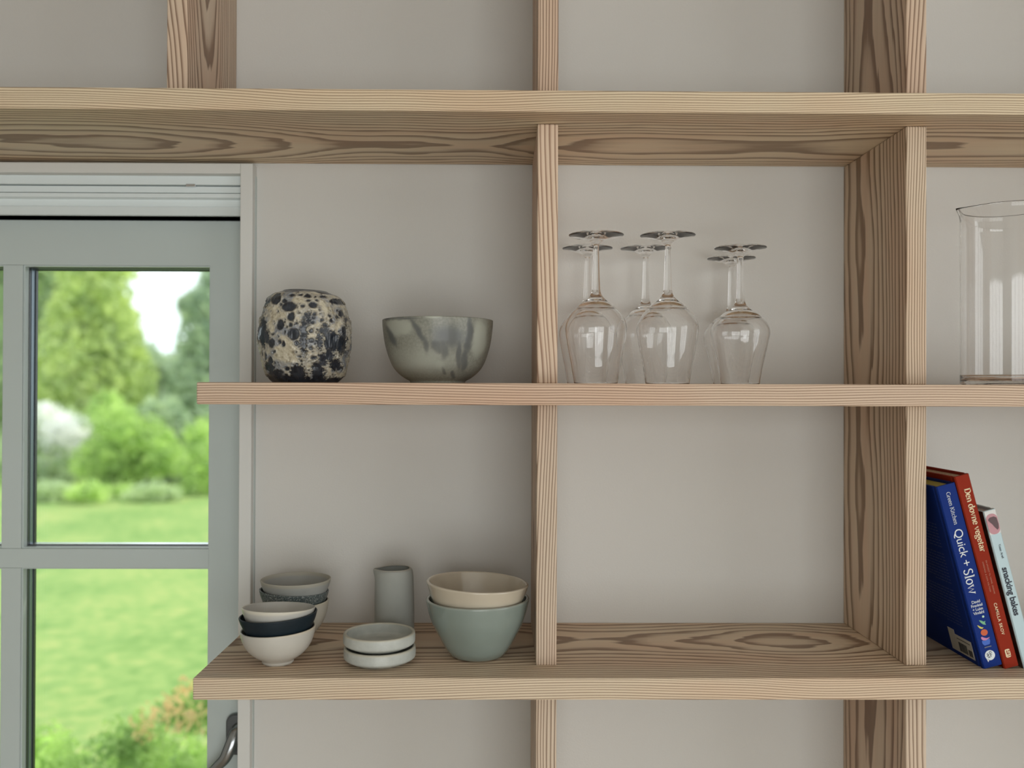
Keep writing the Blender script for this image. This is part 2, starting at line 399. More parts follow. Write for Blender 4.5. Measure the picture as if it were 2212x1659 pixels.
# ------------------------------------------------------------------ ceramics
def ceramic(name, col, rough, coat=0.0, speck=0.0, var=0.06, vscale=18, rimcol=None, zr=None, bump=0.15, bscale=260, spec=0.5, speckcol=(0.1, 0.1, 0.1), sscale=350, rimw=0.003):
    m, nt, b = newmat(name); L = nt.links.new
    tc = N(nt, 'ShaderNodeTexCoord')
    n = N(nt, 'ShaderNodeTexNoise', iScale=vscale, iDetail=6.0); L(tc.outputs['Object'], n.inputs['Vector'])
    r = ramp(nt, [(0.3, tuple(c*(1-var) for c in col)), (0.7, tuple(min(1, c*(1+var)) for c in col))]); L(n.outputs['Fac'], r.inputs[0])
    out = r.outputs[0]
    if speck:
        s = N(nt, 'ShaderNodeTexNoise', iScale=sscale, iDetail=2.0); L(tc.outputs['Object'], s.inputs['Vector'])
        rr = ramp(nt, [(1-speck-0.02, (0, 0, 0)), (1-speck+0.04, (1, 1, 1))]); L(s.outputs['Fac'], rr.inputs[0])
        mx = N(nt, 'ShaderNodeMixRGB'); L(rr.outputs[0], mx.inputs[0]); L(out, mx.inputs[1]); mx.inputs[2].default_value = (*speckcol, 1); out = mx.outputs[0]
    if rimcol is not None:
        s = N(nt, 'ShaderNodeSeparateXYZ'); L(tc.outputs['Object'], s.inputs[0])
        mr = N(nt, 'ShaderNodeMapRange', clamp=True); L(s.outputs[2], mr.inputs[0]); mr.inputs[1].default_value = zr-rimw; mr.inputs[2].default_value = zr
        mx = N(nt, 'ShaderNodeMixRGB'); L(mr.outputs[0], mx.inputs[0]); L(out, mx.inputs[1]); mx.inputs[2].default_value = (*rimcol, 1); out = mx.outputs[0]
    L(out, b.inputs['Base Color'])
    b.inputs['Roughness'].default_value = rough; b.inputs['Specular IOR Level'].default_value = spec
    b.inputs['Coat Weight'].default_value = coat; b.inputs['Coat Roughness'].default_value = 0.04
    nb = N(nt, 'ShaderNodeTexNoise', iScale=bscale, iDetail=4.0); L(tc.outputs['Object'], nb.inputs['Vector'])
    bp = N(nt, 'ShaderNodeBump', iStrength=bump, iDistance=0.0006); L(nb.outputs['Fac'], bp.inputs['Height']); L(bp.outputs[0], b.inputs['Normal'])
    return m
def shell(outer, t, tb, n=6, tr=None):
    """outer: (r,z) from foot edge to rim -> closed profile with wall thickness t and bottom thickness tb"""
    o = catmull(outer, n); inner = []
    tr = tr or t
    H = o[-1][1]
    for i in range(len(o)-1, -1, -1):
        r, z = o[i]
        tt = tr + (t-tr)*min(1.0, (H-z)/0.015)
        if r-tt <= 0 or z < tb: break
        inner.append((r-tt, z if z < H-1e-6 else z))
    r0, z0 = o[0]
    rim = [(o[-1][0]-tr*(0.5-0.5*math.cos(math.pi*k/6)), H+tr*0.38*math.sin(math.pi*k/6)) for k in range(1, 6)]
    last = inner[-1]
    bot = [(last[0]*s, tb + (last[1]-tb)*(s**3)) for s in (0.85, 0.65, 0.4, 0.2)]
    prof = [(0, z0+0.0005), (r0*0.6, z0+0.0005), (r0*0.97, z0)] + o + rim + inner + bot + [(0, tb)]
    return prof
def pot(name, prof, mat, loc, label, cat, group=None, tx=0.0, ty=0.0, wob=0.0, H=0.05, seg=112, sheer=0.0, tilt=(0, 0), facet=0.0):
    ph = random.random()*6
    def d(p):
        x, y, z = p; s = max(0.0, z/H)
        a = math.atan2(y, x); k = 1 + wob*(math.sin(2*a+ph)+0.5*math.sin(3*a+2*ph))*s
        if facet: k *= 1 + facet*(math.sin(5*a+ph+6*s)+0.6*math.sin(9*a+3*ph-4*s))*0.5
        return (x*k, y*k, z*(1 + sheer*math.cos(a)*0 ) + (tx*x + ty*y)*min(1.0, s)**2)
    v, f = lathe(prof, seg, d)
    o = mesh_obj(name, v, f, mat, None, True, loc)
    o.rotation_euler = (tilt[0], tilt[1], 0)
    return tag(o, label, cat, group)

small = [(0.0190, 0.0), (0.0212, 0.0022), (0.0218, 0.0055), (0.0272, 0.0090), (0.0345, 0.0142), (0.0405, 0.0205), (0.0448, 0.0275), (0.0478, 0.0350), (0.0495, 0.0425), (0.0502, 0.0470)]
nest = [(0.0165, 0.0), (0.0180, 0.0020), (0.0230, 0.0055), (0.0300, 0.0105), (0.0352, 0.0160), (0.0402, 0.0215), (0.0440, 0.0270), (0.0475, 0.0345), (0.0502, 0.0410), (0.0520, 0.0475)]
def sc_prof(p, kr, H): k = H/p[-1][1]; return [(r*kr, z*k) for r, z in p]
zs = ZB1
c1 = at(600.5, 1430, 1.240); c1.z = zs
G1 = 'small ceramic bowls in two stacks at the left end of the bottom shelf'
cream = ceramic('cream_glaze', (0.50, 0.48, 0.43), 0.42, 0.25, speck=0.0, rimcol=(0.56, 0.50, 0.40), zr=0.049)
greyw = ceramic('grey_white_glaze', (0.46, 0.45, 0.415), 0.40, 0.3, rimcol=(0.60, 0.57, 0.48), zr=0.048)
navy = ceramic('navy_glaze', (0.008, 0.016, 0.023), 0.5, 0.0, var=0.2, spec=0.3)
grey_b = ceramic('grey_green_glaze', (0.33, 0.335, 0.315), 0.6, 0.05, rimcol=(0.37, 0.35, 0.29), zr=0.048)
dark_s = ceramic('dark_speckled_glaze', (0.060, 0.080, 0.080), 0.45, 0.2, speck=0.46, speckcol=(0.22, 0.24, 0.23), sscale=520, var=0.25, bump=0.6)
beige_b = ceramic('beige_bowl_glaze', (0.50, 0.47, 0.40), 0.5, 0.1, rimcol=(0.52, 0.48, 0.39), zr=0.058)
pot('small_bowl', shell(small, 0.0035, 0.010, tr=0.0026), cream, (c1.x, 1.240, zs), 'cream rice bowl with a foot, lowest of the front left stack', 'bowl', G1, tx=0.05, ty=0.0, H=0.047, wob=0.004)
pot('small_bowl', shell(sc_prof(nest, 1.0, 0.0480), 0.0034, 0.007, tr=0.0026), navy, (c1.x, 1.240, zs+0.0188), 'dark navy bowl between two pale bowls in the front left stack', 'bowl', G1, tx=0.06, ty=0.0, H=0.048, wob=0.004)
pot('small_bowl', shell(sc_prof(nest, 0.945, 0.0460), 0.0030, 0.007, tr=0.0024), greyw, (c1.x+0.0005, 1.240, zs+0.0295), 'pale grey bowl, topmost and slightly tilted, of the front left stack', 'bowl', G1, tx=-0.02, ty=-0.085, H=0.046, wob=0.004)
c2 = at(636.5, 1390, 1.346); YR2 = 1.346
pot('small_bowl', shell(sc_prof(small, 0.985, 0.0590), 0.0035, 0.012, tr=0.0026), beige_b, (c2.x, YR2, zs), 'beige bowl mostly hidden, lowest of the rear left stack', 'bowl', G1, tx=0.03, H=0.058, wob=0.004)
pot('small_bowl', shell(sc_prof(nest, 0.975, 0.0505), 0.0034, 0.007, tr=0.0026), dark_s, (c2.x-0.001, YR2, zs+0.0255), 'dark speckled green-black bowl in the middle of the rear stack', 'bowl', G1, tx=-0.05, ty=-0.02, H=0.05, wob=0.004)
pot('small_bowl', shell(sc_prof(nest, 0.985, 0.0505), 0.0032, 0.007, tr=0.0026), grey_b, (c2.x+0.0015, YR2, zs+0.0415), 'matt grey-green bowl, topmost of the rear left stack', 'bowl', G1, tx=0.0, H=0.05, wob=0.004)

# creamer
cc = at(851.5, 1350, 1.365)
cr_m = ceramic('sage_stoneware', (0.335, 0.345, 0.315), 0.75, 0.0, speck=0.0, rimcol=(0.37, 0.34, 0.28), zr=0.106, bump=0.4, bscale=500)
cr = [(0.0270, 0.0), (0.0290, 0.002), (0.0296, 0.010), (0.0297, 0.030), (0.0295, 0.055), (0.0291, 0.080), (0.0284, 0.096), (0.0268, 0.1025), (0.0248, 0.1045)]
def creamer():
    prof = shell(cr, 0.003, 0.006, tr=0.0022)
    def d(p):
        x, y, z = p
        s = max(0.0, (z-0.085)/0.02)
        if x < 0 and s > 0:
            g = math.exp(-(y/0.010)**2)*min(1, s)**2
            x -= 0.0062*g; z += 0.0003*g
            y *= 1 - 0.25*g
        if s > 0: z -= 0.0010*min(1, s)*max(0, -x/0.03)
        k = 1+0.012*math.sin(3*math.atan2(y, x)+z*40)
        return (x*k, y*k, z)
    v, f = lathe(prof, 128, d)
    o = mesh_obj('creamer', v, f, cr_m, None, True, (cc.x, 1.365, zs))
    tag(o, 'small cylindrical grey-green stoneware creamer with a pinched lip behind the flat dishes', 'jug')
creamer()

# flat dishes
dm = ceramic('pale_grey_dish', (0.44, 0.455, 0.42), 0.5, 0.12, rimcol=(0.46, 0.44, 0.36), zr=0.0208, bump=0.5, bscale=380, rimw=0.002, var=0.1, vscale=60)
def dish(z, lab, H, dx=0.0, rot=0.0):
    outer = [(0.0345, 0.0), (0.0370, 0.0012), (0.0425, 0.0038), (0.0470, 0.0062), (0.0486, 0.0080), (0.0490, 0.0100), (0.0490, 0.0150), (0.0487, H)]
    prof = shell(outer, 0.0048, 0.0045, tr=0.0042)
    # turning rings inside
    o = pot('dish', prof, dm, (at(820.5, 1400, 1.245).x+dx, 1.245, z), lab, 'dish', 'two flat stacked dishes on the bottom shelf', H=H, wob=0.002)
    o.rotation_euler[2] = rot
dish(zs, 'shallow straight-sided grey dish, lower of the stacked pair', 0.0205)
dish(zs+0.0200, 'shallow straight-sided grey dish, upper of the stacked pair', 0.0202, -0.0006, 1.0)

# large bowls
c4 = at(1031.5, 1400, 1.275)
celadon = ceramic('celadon_glaze', (0.212, 0.258, 0.232), 0.22, 0.85, var=0.05, rimcol=(0.30, 0.33, 0.29), zr=0.0820, bump=0.12, bscale=60)
sand = ceramic('sand_glaze', (0.50, 0.44, 0.345), 0.22, 0.85, var=0.04, rimcol=(0.56, 0.49, 0.38), zr=0.0765, bump=0.12, bscale=60)
big = [(0.0270, 0.0), (0.0310, 0.0004), (0.0372, 0.0025), (0.0432, 0.0090), (0.0487, 0.0180), (0.0536, 0.0272), (0.0588, 0.0370), (0.0632, 0.0462), (0.0668, 0.0555), (0.0697, 0.0660), (0.0718, 0.0750), (0.0726, 0.0802)]
big2 = [(0.0250, 0.0), (0.0300, 0.0012), (0.0400, 0.0080), (0.0480, 0.0175), (0.0548, 0.0285), (0.0603, 0.0395), (0.0648, 0.0510), (0.0682, 0.0620), (0.0716, 0.0735)]
pot('mixing_bowl', shell(big, 0.0050, 0.008, tr=0.0045), celadon, (c4.x, 1.275, zs), 'large glossy celadon green bowl holding the beige bowl', 'bowl', 'two large glossy nested bowls', H=0.08, wob=0.003, facet=0.006)
pot('mixing_bowl', shell(big2, 0.0045, 0.008, tr=0.0042), sand, (c4.x-0.0003, 1.275, zs+0.0290), 'large glossy beige bowl nested in the celadon green bowl', 'bowl', 'two large glossy nested bowls', H=0.0745, tx=-0.045, wob=0.004, facet=0.006)

# ------------------------------------------------------------------ numpy noise used for painted glazes
def vnoise(p, scale, seed):
    """smooth value noise, p (n,3)"""
    q = p*scale + seed*17.31; i = np.floor(q).astype(np.int64); f = q-i; f = f*f*(3-2*f)
    def h(a):
        n = (a[:, 0]*374761393 + a[:, 1]*668265263 + a[:, 2]*2147483647 + seed*1274126177) & 0x7fffffff
        n = ((n ^ (n >> 13))*1274126177) & 0x7fffffff
        return ((n ^ (n >> 16)) & 0xffff)/65535.0
    out = np.zeros(len(p))
    for dx in (0, 1):
        for dy in (0, 1):
            for dz in (0, 1):
                wgt = (f[:, 0] if dx else 1-f[:, 0])*(f[:, 1] if dy else 1-f[:, 1])*(f[:, 2] if dz else 1-f[:, 2])
                out += wgt*h(i+np.array([dx, dy, dz]))
    return out
def fbm(p, scale, seed, o=3):
    s = np.zeros(len(p)); a = 1.0; t = 0
    for k in range(o): s += a*vnoise(p, scale*2**k, seed+k); t += a; a *= 0.5
    return s/t
def set_attr(o, name, val):
    at_ = o.data.attributes.new(name, 'FLOAT', 'POINT'); at_.data.foreach_set('value', val.astype(np.float32))
def dense(prof, k):
    out = []
    for (a, b_), (c, d) in zip(prof, prof[1:]):
        n = max(1, int(math.hypot(c-a, d-b_)/k))
        out += [(a+(c-a)*i/n, b_+(d-b_)*i/n) for i in range(n)]
    return out+[prof[-1]]

# ------------------------------------------------------------------ lava-glazed vase
def vase():
    Y0 = 1.31; s = Y0/FPX; cx, by = 659.5, 824.5
    pts = [(589+3, 824), (582, 812), (578, 802), (572.5, 785), (567, 762), (563, 738), (563.5, 712), (567, 690), (572, 670), (579, 652), (588, 640), (600, 632.5), (610, 628.5)]
    outer = [((cx-x)*s, (by-y)*s) for x, y in pts]
    Ht = outer[-1][1]
    o = catmull(outer, 4)
    lip = [(o[-1][0]-0.002, Ht+0.0012), (o[-1][0]-0.0055, Ht+0.0003), (o[-1][0]-0.0060, Ht-0.010), (o[-1][0]-0.001, Ht-0.022), (0.050, Ht-0.050), (0.050, 0.02), (0.030, 0.010), (0, 0.010)]
    prof = [(0, 0.001), (o[0][0]*0.9, 0.001)] + dense(o, 0.0006) + lip
    seg = 620
    v, f = lathe(prof, seg)
    P = np.array(v); nout = 1 + seg*(1+len(dense(o, 0.0006)))
    rr = np.hypot(P[:, 0], P[:, 1])+1e-9; N_ = np.stack([P[:, 0]/rr, P[:, 1]/rr, np.zeros(len(P))], 1)
    W = P.copy()
    # irregular pot body
    body = (fbm(W, 28, 3, 2)-0.5)*0.0060 + (fbm(W, 75, 4, 2)-0.5)*0.0034
    # picture-plane-free surface coordinates: arc position x height, in millimetres / 10
    zx = (P[:, 0]/s + cx - 540)*6.91; zy = (by - P[:, 2]/s - 600)*6.91
    back = P[:, 1] > 0
    zx = np.where(back, 1640-zx*0.97, zx)
    wx = zx + (fbm(W, 220, 5, 3)-0.5)*34; wy = zy + (fbm(W, 220, 8, 3)-0.5)*34
    pits = [(515,345,80,85),(650,385,38,33),(600,435,20,25),(720,465,108,72),(750,300,42,22),(860,288,30,17),(960,305,48,30),(985,372,28,20),(1045,435,55,45),(1083,360,17,15),(765,615,50,65),(597,725,60,78),(757,730,33,27),(840,705,25,18),(800,860,85,85),(965,580,30,30),(1070,568,28,26),(1062,625,24,20),(1020,655,20,20),(1055,690,26,24),(1175,655,24,24),(1285,645,22,28),(1225,725,36,30),(1045,810,28,26),(1185,800,30,40),(465,990,62,62),(655,1000,30,38),(595,970,22,30),(850,990,32,32),(1045,950,30,26),(1035,1055,24,22),(275,1130,20,45),(430,1235,42,50),(340,1170,25,60),(1075,1190,38,28),(1190,1200,36,44),(690,1355,40,28),(600,1400,35,30),(450,1330,22,22),(505,1265,18,15),(1160,295,44,18),(1265,580,22,16),(1350,590,14,34),(915,455,22,22),(675,835,16,22),(485,855,30,14),(520,1100,18,14),(1390,540,25,60),(1320,350,85,45),(400,370,30,35),(668,690,12,12),(700,755,14,12),(1130,790,14,14),(880,1180,26,18),(900,1240,18,16),(880,1040,14,12),(1420,770,18,30),(1440,620,16,50),(1250,960,26,40),(870,560,9,9),(1200,1290,20,22),(965,1425,20,16)]
    streaks = [(300,820,72,240),(390,900,46,120),(210,820,40,150),(240,480,56,130),(330,400,60,60),(940,900,55,310),(1000,640,30,110),(1300,950,95,150),(1150,960,45,150),(1230,800,40,90),(1180,1210,60,90),(420,1330,80,70),(1440,900,30,250),(1110,1400,85,165),(840,1400,115,115),(500,1430,125,70),(350,1310,45,80),(1400,1000,40,150),(1330,1290,70,90),(1270,1150,60,90),(540,1500,400,60),(1000,1530,600,60)]
    d = np.full(len(P), 9.0)
    wid = np.zeros(len(P))
    for x, y, a, b_ in pits:
        q = np.hypot((wx-x)/(a+3), (wy-y)/(b_+3)); dd = (q-1)*min(a, b_)
        m = dd < d*20; d = np.minimum(d, dd/20)
    for k in range(150):
        x = random.uniform(150, 1500); y = random.uniform(240, 1500); a = random.uniform(5, 14); 
        q = np.hypot((wx-x)/a, (wy-y)/(a*random.uniform(.8, 1.6))); d = np.minimum(d, (q-1)*a/20)
    sx = zx + (fbm(W, 420, 15, 3)-0.5)*90; sy = zy + (fbm(W, 320, 18, 3)-0.5)*130
    for x, y, a, b_ in streaks:
        q = np.hypot((sx-x)/a, (sy-y)/b_); d = np.minimum(d, (q-1)*min(a, b_)/28)
    d = np.minimum(d, (zy-235+(fbm(W, 90, 21, 2)-0.5)*60)/20)
    d = np.minimum(d, (1475-zy+(fbm(W, 150, 23, 3)-0.5)*200)/20)
    inner = np.arange(len(P)) >= nout
    d = np.where(inner, -1, d)
    crust = 1/(1+np.exp(-d*7)); rim = np.exp(-((d-0.45)/0.4)**2)
    rough = (fbm(W, 420, 31, 3)-0.5)
    h = body + crust*0.0016 + rim*0.0007*crust + rough*0.0016*crust + (1-crust)*(fbm(W*np.array([3, 3, .35]), 260, 33, 2)-.5)*0.0006
    edge = np.clip(P[:, 2]/0.006, 0, 1); h = h*edge*np.where(inner, 0.0, 1.0)
    P += N_*h[:, None]
    # slightly slanting shoulder, left higher than right
    P[:, 2] += np.where(P[:, 2] > 0.09, -(P[:, 0])*0.022*(P[:, 2]-0.09)/0.04, 0)
    m, nt, b = newmat('lava_glaze'); L = nt.links.new
    A = N(nt, 'ShaderNodeAttribute', attribute_name='crust'); A2 = N(nt, 'ShaderNodeAttribute', attribute_name='grey')
    tc = N(nt, 'ShaderNodeTexCoord')
    n = N(nt, 'ShaderNodeTexNoise', iScale=160.0, iDetail=6.0); L(tc.outputs['Object'], n.inputs['Vector'])
    r = ramp(nt, [(0.28, (0.22, 0.19, 0.13)), (0.45, (0.47, 0.42, 0.31)), (0.7, (0.58, 0.53, 0.41))]); L(n.outputs['Fac'], r.inputs[0])
    g = N(nt, 'ShaderNodeMixRGB'); L(A2.outputs['Fac'], g.inputs[0]); L(r.outputs[0], g.inputs[1]); g.inputs[2].default_value = (0.235, 0.25, 0.27, 1)
    n2 = N(nt, 'ShaderNodeTexNoise', iScale=90.0, iDetail=4.0); L(tc.outputs['Object'], n2.inputs['Vector'])
    dk = ramp(nt, [(0.3, (0.010, 0.013, 0.019)), (0.75, (0.035, 0.042, 0.055))]); L(n2.outputs['Fac'], dk.inputs[0])
    mx = N(nt, 'ShaderNodeMixRGB'); L(A.outputs['Fac'], mx.inputs[0]); L(dk.outputs[0], mx.inputs[1]); L(g.outputs[0], mx.inputs[2])
    L(mx.outputs[0], b.inputs['Base Color']); b.inputs['Roughness'].default_value = 0.26; b.inputs['Specular IOR Level'].default_value = 0.6
    bp = N(nt, 'ShaderNodeBump', iStrength=0.5, iDistance=0.0008); L(n.outputs['Fac'], bp.inputs['Height']); L(bp.outputs[0], b.inputs['Normal'])
    o2 = mesh_obj('vase', P.tolist(), f, m, None, True, (at(cx, by, Y0).x, Y0, ZM1))
    set_attr(o2, 'crust', crust)
    gy = np.clip((fbm(W, 60, 41, 3)-0.54)*9, 0, 1)*0.7 + np.clip(rim*0.6, 0, 1)*crust*0.7
    set_attr(o2, 'grey', np.clip(gy, 0, 1))
    tag(o2, 'round cratered vase in black and cream lava glaze on the middle shelf', 'vase')
vase()

# ------------------------------------------------------------------ sage bowl with drips
def sage_bowl():
    Y0 = 1.31; s = Y0/FPX; cx, by = 945.5, 825
    pts = [(887, 824.8), (886.0, 821), (884, 818.8), (873, 812.5), (861, 803), (851, 791.5), (843.5, 777), (836.5, 757), (831.5, 737), (828.5, 716), (826.8, 700), (826.4, 690)]
    o = [((cx-x)*s, (by-y)*s) for x, y in pts]
    sh = shell([(o[0][0]-0.001, 0.0)]+o, 0.004, 0.010, tr=0.003)
    prof = dense(sh, 0.0012)
    v, f = lathe(prof, 300); P = np.array(v)
    zx = (P[:, 0]/s + cx - 540)*3.95; zy = (by - P[:, 2]/s - 600)*3.95
    wx = zx + (fbm(P, 60, 51, 3)-0.5)*60; wy = zy + (fbm(P, 60, 53, 3)-0.5)*60
    lt = np.zeros(len(P)); dk = np.zeros(len(P))
    def blob(x, y, a, b_, ang=0, soft=0.35):
        c, s_ = math.cos(ang), math.sin(ang)
        u = (wx-x)*c+(wy-y)*s_; w_ = -(wx-x)*s_+(wy-y)*c
        return 1/(1+np.exp((np.hypot(u/a, w_/b_)-1)/soft*3))
    front = (P[:, 1] < 0)
    for q in ((1310, 430, 120, 70, 0.25), (1965, 520, 62, 140, 0.22), (1590, 345, 70, 22, 0), (1500, 720, 240, 90, 0, 1.2), (1650, 740, 60, 60, 0, 0.8)): lt = np.maximum(lt, blob(*q))
    for q in ((1480, 480, 130, 26, 0.95), (1720, 510, 125, 85, 0.1, 0.5), (1540, 590, 24, 62, 0), (1690, 610, 34, 75, 0), (1810, 640, 22, 130, 0), (1850, 690, 24, 90, 0.15), (1880, 500, 30, 150, 0.1), (1630, 590, 50, 50, 0), (1300, 360, 170, 14, 0.1), (1675, 790, 16, 28, 0), (1745, 810, 18, 30, 0.3), (1230, 500, 30, 100, -0.5)): dk = np.maximum(dk, blob(*q))
    other = np.clip((fbm(P, 22, 61, 3)-0.52)*7, 0, 1)
    lt = np.where(front, lt, other); dk = np.where(front, dk*(1-lt*0.6), np.clip((fbm(P, 25, 66, 3)-0.55)*8, 0, 1))
    m, nt, b = newmat('sage_drip_glaze'); L = nt.links.new
    A = N(nt, 'ShaderNodeAttribute', attribute_name='light_glaze'); A2 = N(nt, 'ShaderNodeAttribute', attribute_name='dark_glaze')
    tc = N(nt, 'ShaderNodeTexCoord')
    n = N(nt, 'ShaderNodeTexNoise', iScale=300.0, iDetail=3.0); L(tc.outputs['Object'], n.inputs['Vector'])
    r = ramp(nt, [(0.3, (0.185, 0.187, 0.153)), (0.7, (0.270, 0.270, 0.225))]); L(n.outputs['Fac'], r.inputs[0])
    m1 = N(nt, 'ShaderNodeMixRGB'); L(A.outputs['Fac'], m1.inputs[0]); L(r.outputs[0], m1.inputs[1]); m1.inputs[2].default_value = (0.37, 0.38, 0.32, 1)
    m2 = N(nt, 'ShaderNodeMixRGB'); L(A2.outputs['Fac'], m2.inputs[0]); L(m1.outputs[0], m2.inputs[1]); m2.inputs[2].default_value = (0.105, 0.110, 0.105, 1)
    L(m2.outputs[0], b.inputs['Base Color']); b.inputs['Roughness'].default_value = 0.42; b.inputs['Coat Weight'].default_value = 0.15
    o2 = mesh_obj('bowl', P.tolist(), f, m, None, True, (at(cx, by, Y0).x, Y0, ZM1))
    set_attr(o2, 'light_glaze', lt); set_attr(o2, 'dark_glaze', dk)
    tag(o2, 'sage green bowl with dark drips on the middle shelf right of the vase', 'bowl')
sage_bowl()

# ------------------------------------------------------------------ upturned wine glasses
def glass_meshes(H, kb, prefix):
    # all measured with the glass standing on its rim; z from the shelf
    if H > 0.205:
        outer = [(0.0310, 0.0), (0.0352, 0.0260), (0.0402, 0.0520), (0.0428, 0.0690), (0.0437, 0.0790), (0.0420, 0.0880), (0.0362, 0.0985), (0.0270, 0.1085), (0.0180, 0.1160), (0.0110, 0.1225), (0.0072, 0.1285), (0.0060, 0.1335)]
        stem = [(0.0060, 0.1335), (0.0052, 0.150), (0.0044, 0.175), (0.0038, 0.193), (0.0041, 0.1975)]
        zb = 0.1195; fr = 0.0392
    else:
        outer = [(0.0272, 0.0), (0.0318, 0.0250), (0.0368, 0.0480), (0.0402, 0.0640), (0.0419, 0.0740), (0.0405, 0.0830), (0.0345, 0.0925), (0.0250, 0.1010), (0.0170, 0.1065), (0.0105, 0.1125), (0.0070, 0.1185), (0.0059, 0.1235)]
        stem = [(0.0059, 0.1235), (0.0051, 0.138), (0.0046, 0.160), (0.0043, 0.180), (0.0047, 0.1845)]
        zb = 0.1085; fr = 0.0372
    o = catmull(outer, 7)
    t = 0.0011
    inner = []
    for r, z in o:
        if z > zb-0.012: break
        inner.append((r-t-(0.0010*max(0, (z-0.07)/0.04)), z))
    ri, zi_ = inner[-1]
    cap = [(ri*math.cos(a), zi_+(zb-zi_)*math.sin(a)) for a in [math.pi/2*k/8 for k in range(1, 8)]] + [(0, zb)]
    rim = [(o[0][0]-t*0.5, -0.0)]
    bowlp = list(reversed([(0, zb)] + list(reversed(cap[:-1])) + list(reversed(inner)) + [(inner[0][0]+t*0.25, 0.0)] + []))
    bowlp = [(r, z) for r, z in bowlp]
    # order: inner axis -> inner rim -> outer rim -> stem
    prof_b = [(0, zb)] + list(reversed(cap[:-1])) + list(reversed(inner)) + o
    prof_s = catmull(stem, 6)
    zf = H; r1, z1 = stem[-1]
    foot = catmull([(r1, z1), (0.0064, zf-0.0118), (0.0105, zf-0.0088), (0.0175, zf-0.0062), (0.0270, zf-0.0039), (fr-0.002, zf-0.0023)], 5)
    foot += [(fr-0.0003, zf-0.0014), (fr, zf-0.0009), (fr-0.0003, zf-0.0003), (fr-0.0015, zf), (fr*0.6, zf-0.0012), (0.012, zf-0.0032), (0.0, zf-0.0042)]
    out = {}
    for nm, pr in (('glass_bowl', prof_b), ('glass_stem', prof_s), ('glass_foot', foot)):
        v, f = lathe(pr, 128)
        me = bpy.data.meshes.new(nm); me.from_pydata(v, [], f); me.materials.append(m_glass)
        me.polygons.foreach_set('use_smooth', [True]*len(me.polygons)); me.update(); out[nm] = me
    return out
GL = glass_meshes(0.2125, 1, 'large'); GS = glass_meshes(0.1980, 1, 'small')
GW = 'six wine glasses standing upside down on the middle shelf'
for px, Y, M_, lab in ((1287.5, 1.282, GL, 'upturned wine glass, front one of the pair beside the middle upright'),
                       (1268.5, 1.402, GL, 'upturned wine glass, rear one of the pair beside the middle upright'),
                       (1442, 1.282, GL, 'upturned wine glass, front one of the middle pair'),
                       (1394.5, 1.402, GL, 'upturned wine glass, rear one of the middle pair'),
                       (1599, 1.300, GS, 'shorter upturned wine glass, front one of the right-hand pair'),
                       (1579.5, 1.402, GS, 'shorter upturned wine glass, rear one of the right-hand pair')):
    e = empty('wine_glass', (at(px, 700, Y).x, Y, ZM1+0.0002), lab, 'wine glass', GW)
    for nm, me in M_.items():
        o = bpy.data.objects.new(nm, me); COL.objects.link(o); o.parent = e

# ------------------------------------------------------------------ glass jug at the right edge
def jug():
    Y0 = 1.32; R = 0.0625; H = 0.2600; cx = 2083 + R*FPX/Y0
    t = 0.0016
    prof = [(0, 0.0010), (R*0.85, 0.0010), (R-0.002, 0.0), (R-0.0004, 0.0012), (R, 0.004)] + [(R, 0.004+(H-0.006)*k/40) for k in range(1, 41)] + [(R-t*0.3, H), (R-t*0.7, H)] + [(R-t, H-0.002-(H-0.012)*k/40) for k in range(0, 41)] + [(R-t-0.003, 0.0065), (0, 0.006)]
    def d(p):
        x, y, z = p
        s = max(0.0, (z-(H-0.030))/0.030)
        g = math.exp(-(math.atan2(y, -x)/0.30)**2) if x < 0 else 0
        x -= 0.0135*g*s**1.7; y *= 1-0.30*g*s
        z -= 0.0035*(1-math.cos(math.atan2(y, -x)))*0.0
        return (x, y, z)
    v, f = lathe(prof, 160, d)
    o = mesh_obj('glass_jug', v, f, m_glass, None, True, (at(cx, 700, Y0).x, Y0, ZM1+0.0002))
    tag(o, 'tall clear cylindrical glass jug with a pouring lip at the right edge', 'jug')
jug()

# ------------------------------------------------------------------ lettering
def text_mesh(s, size, bold=0.0, spacing=1.0):
    c = bpy.data.curves.new('lettering', 'FONT'); c.body = s; c.size = size; c.offset = bold; c.space_character = spacing
    c.resolution_u = 4; c.fill_mode = 'FRONT'
    o = bpy.data.objects.new('lettering', c); COL.objects.link(o)
    dg = bpy.context.evaluated_depsgraph_get(); dg.update()
    me = bpy.data.meshes.new_from_object(o.evaluated_get(dg))
    V = [tuple(v.co) for v in me.vertices]; F = [tuple(p.vertices) for p in me.polygons]
    bpy.data.objects.remove(o); bpy.data.curves.remove(c); bpy.data.meshes.remove(me)
    return V, F
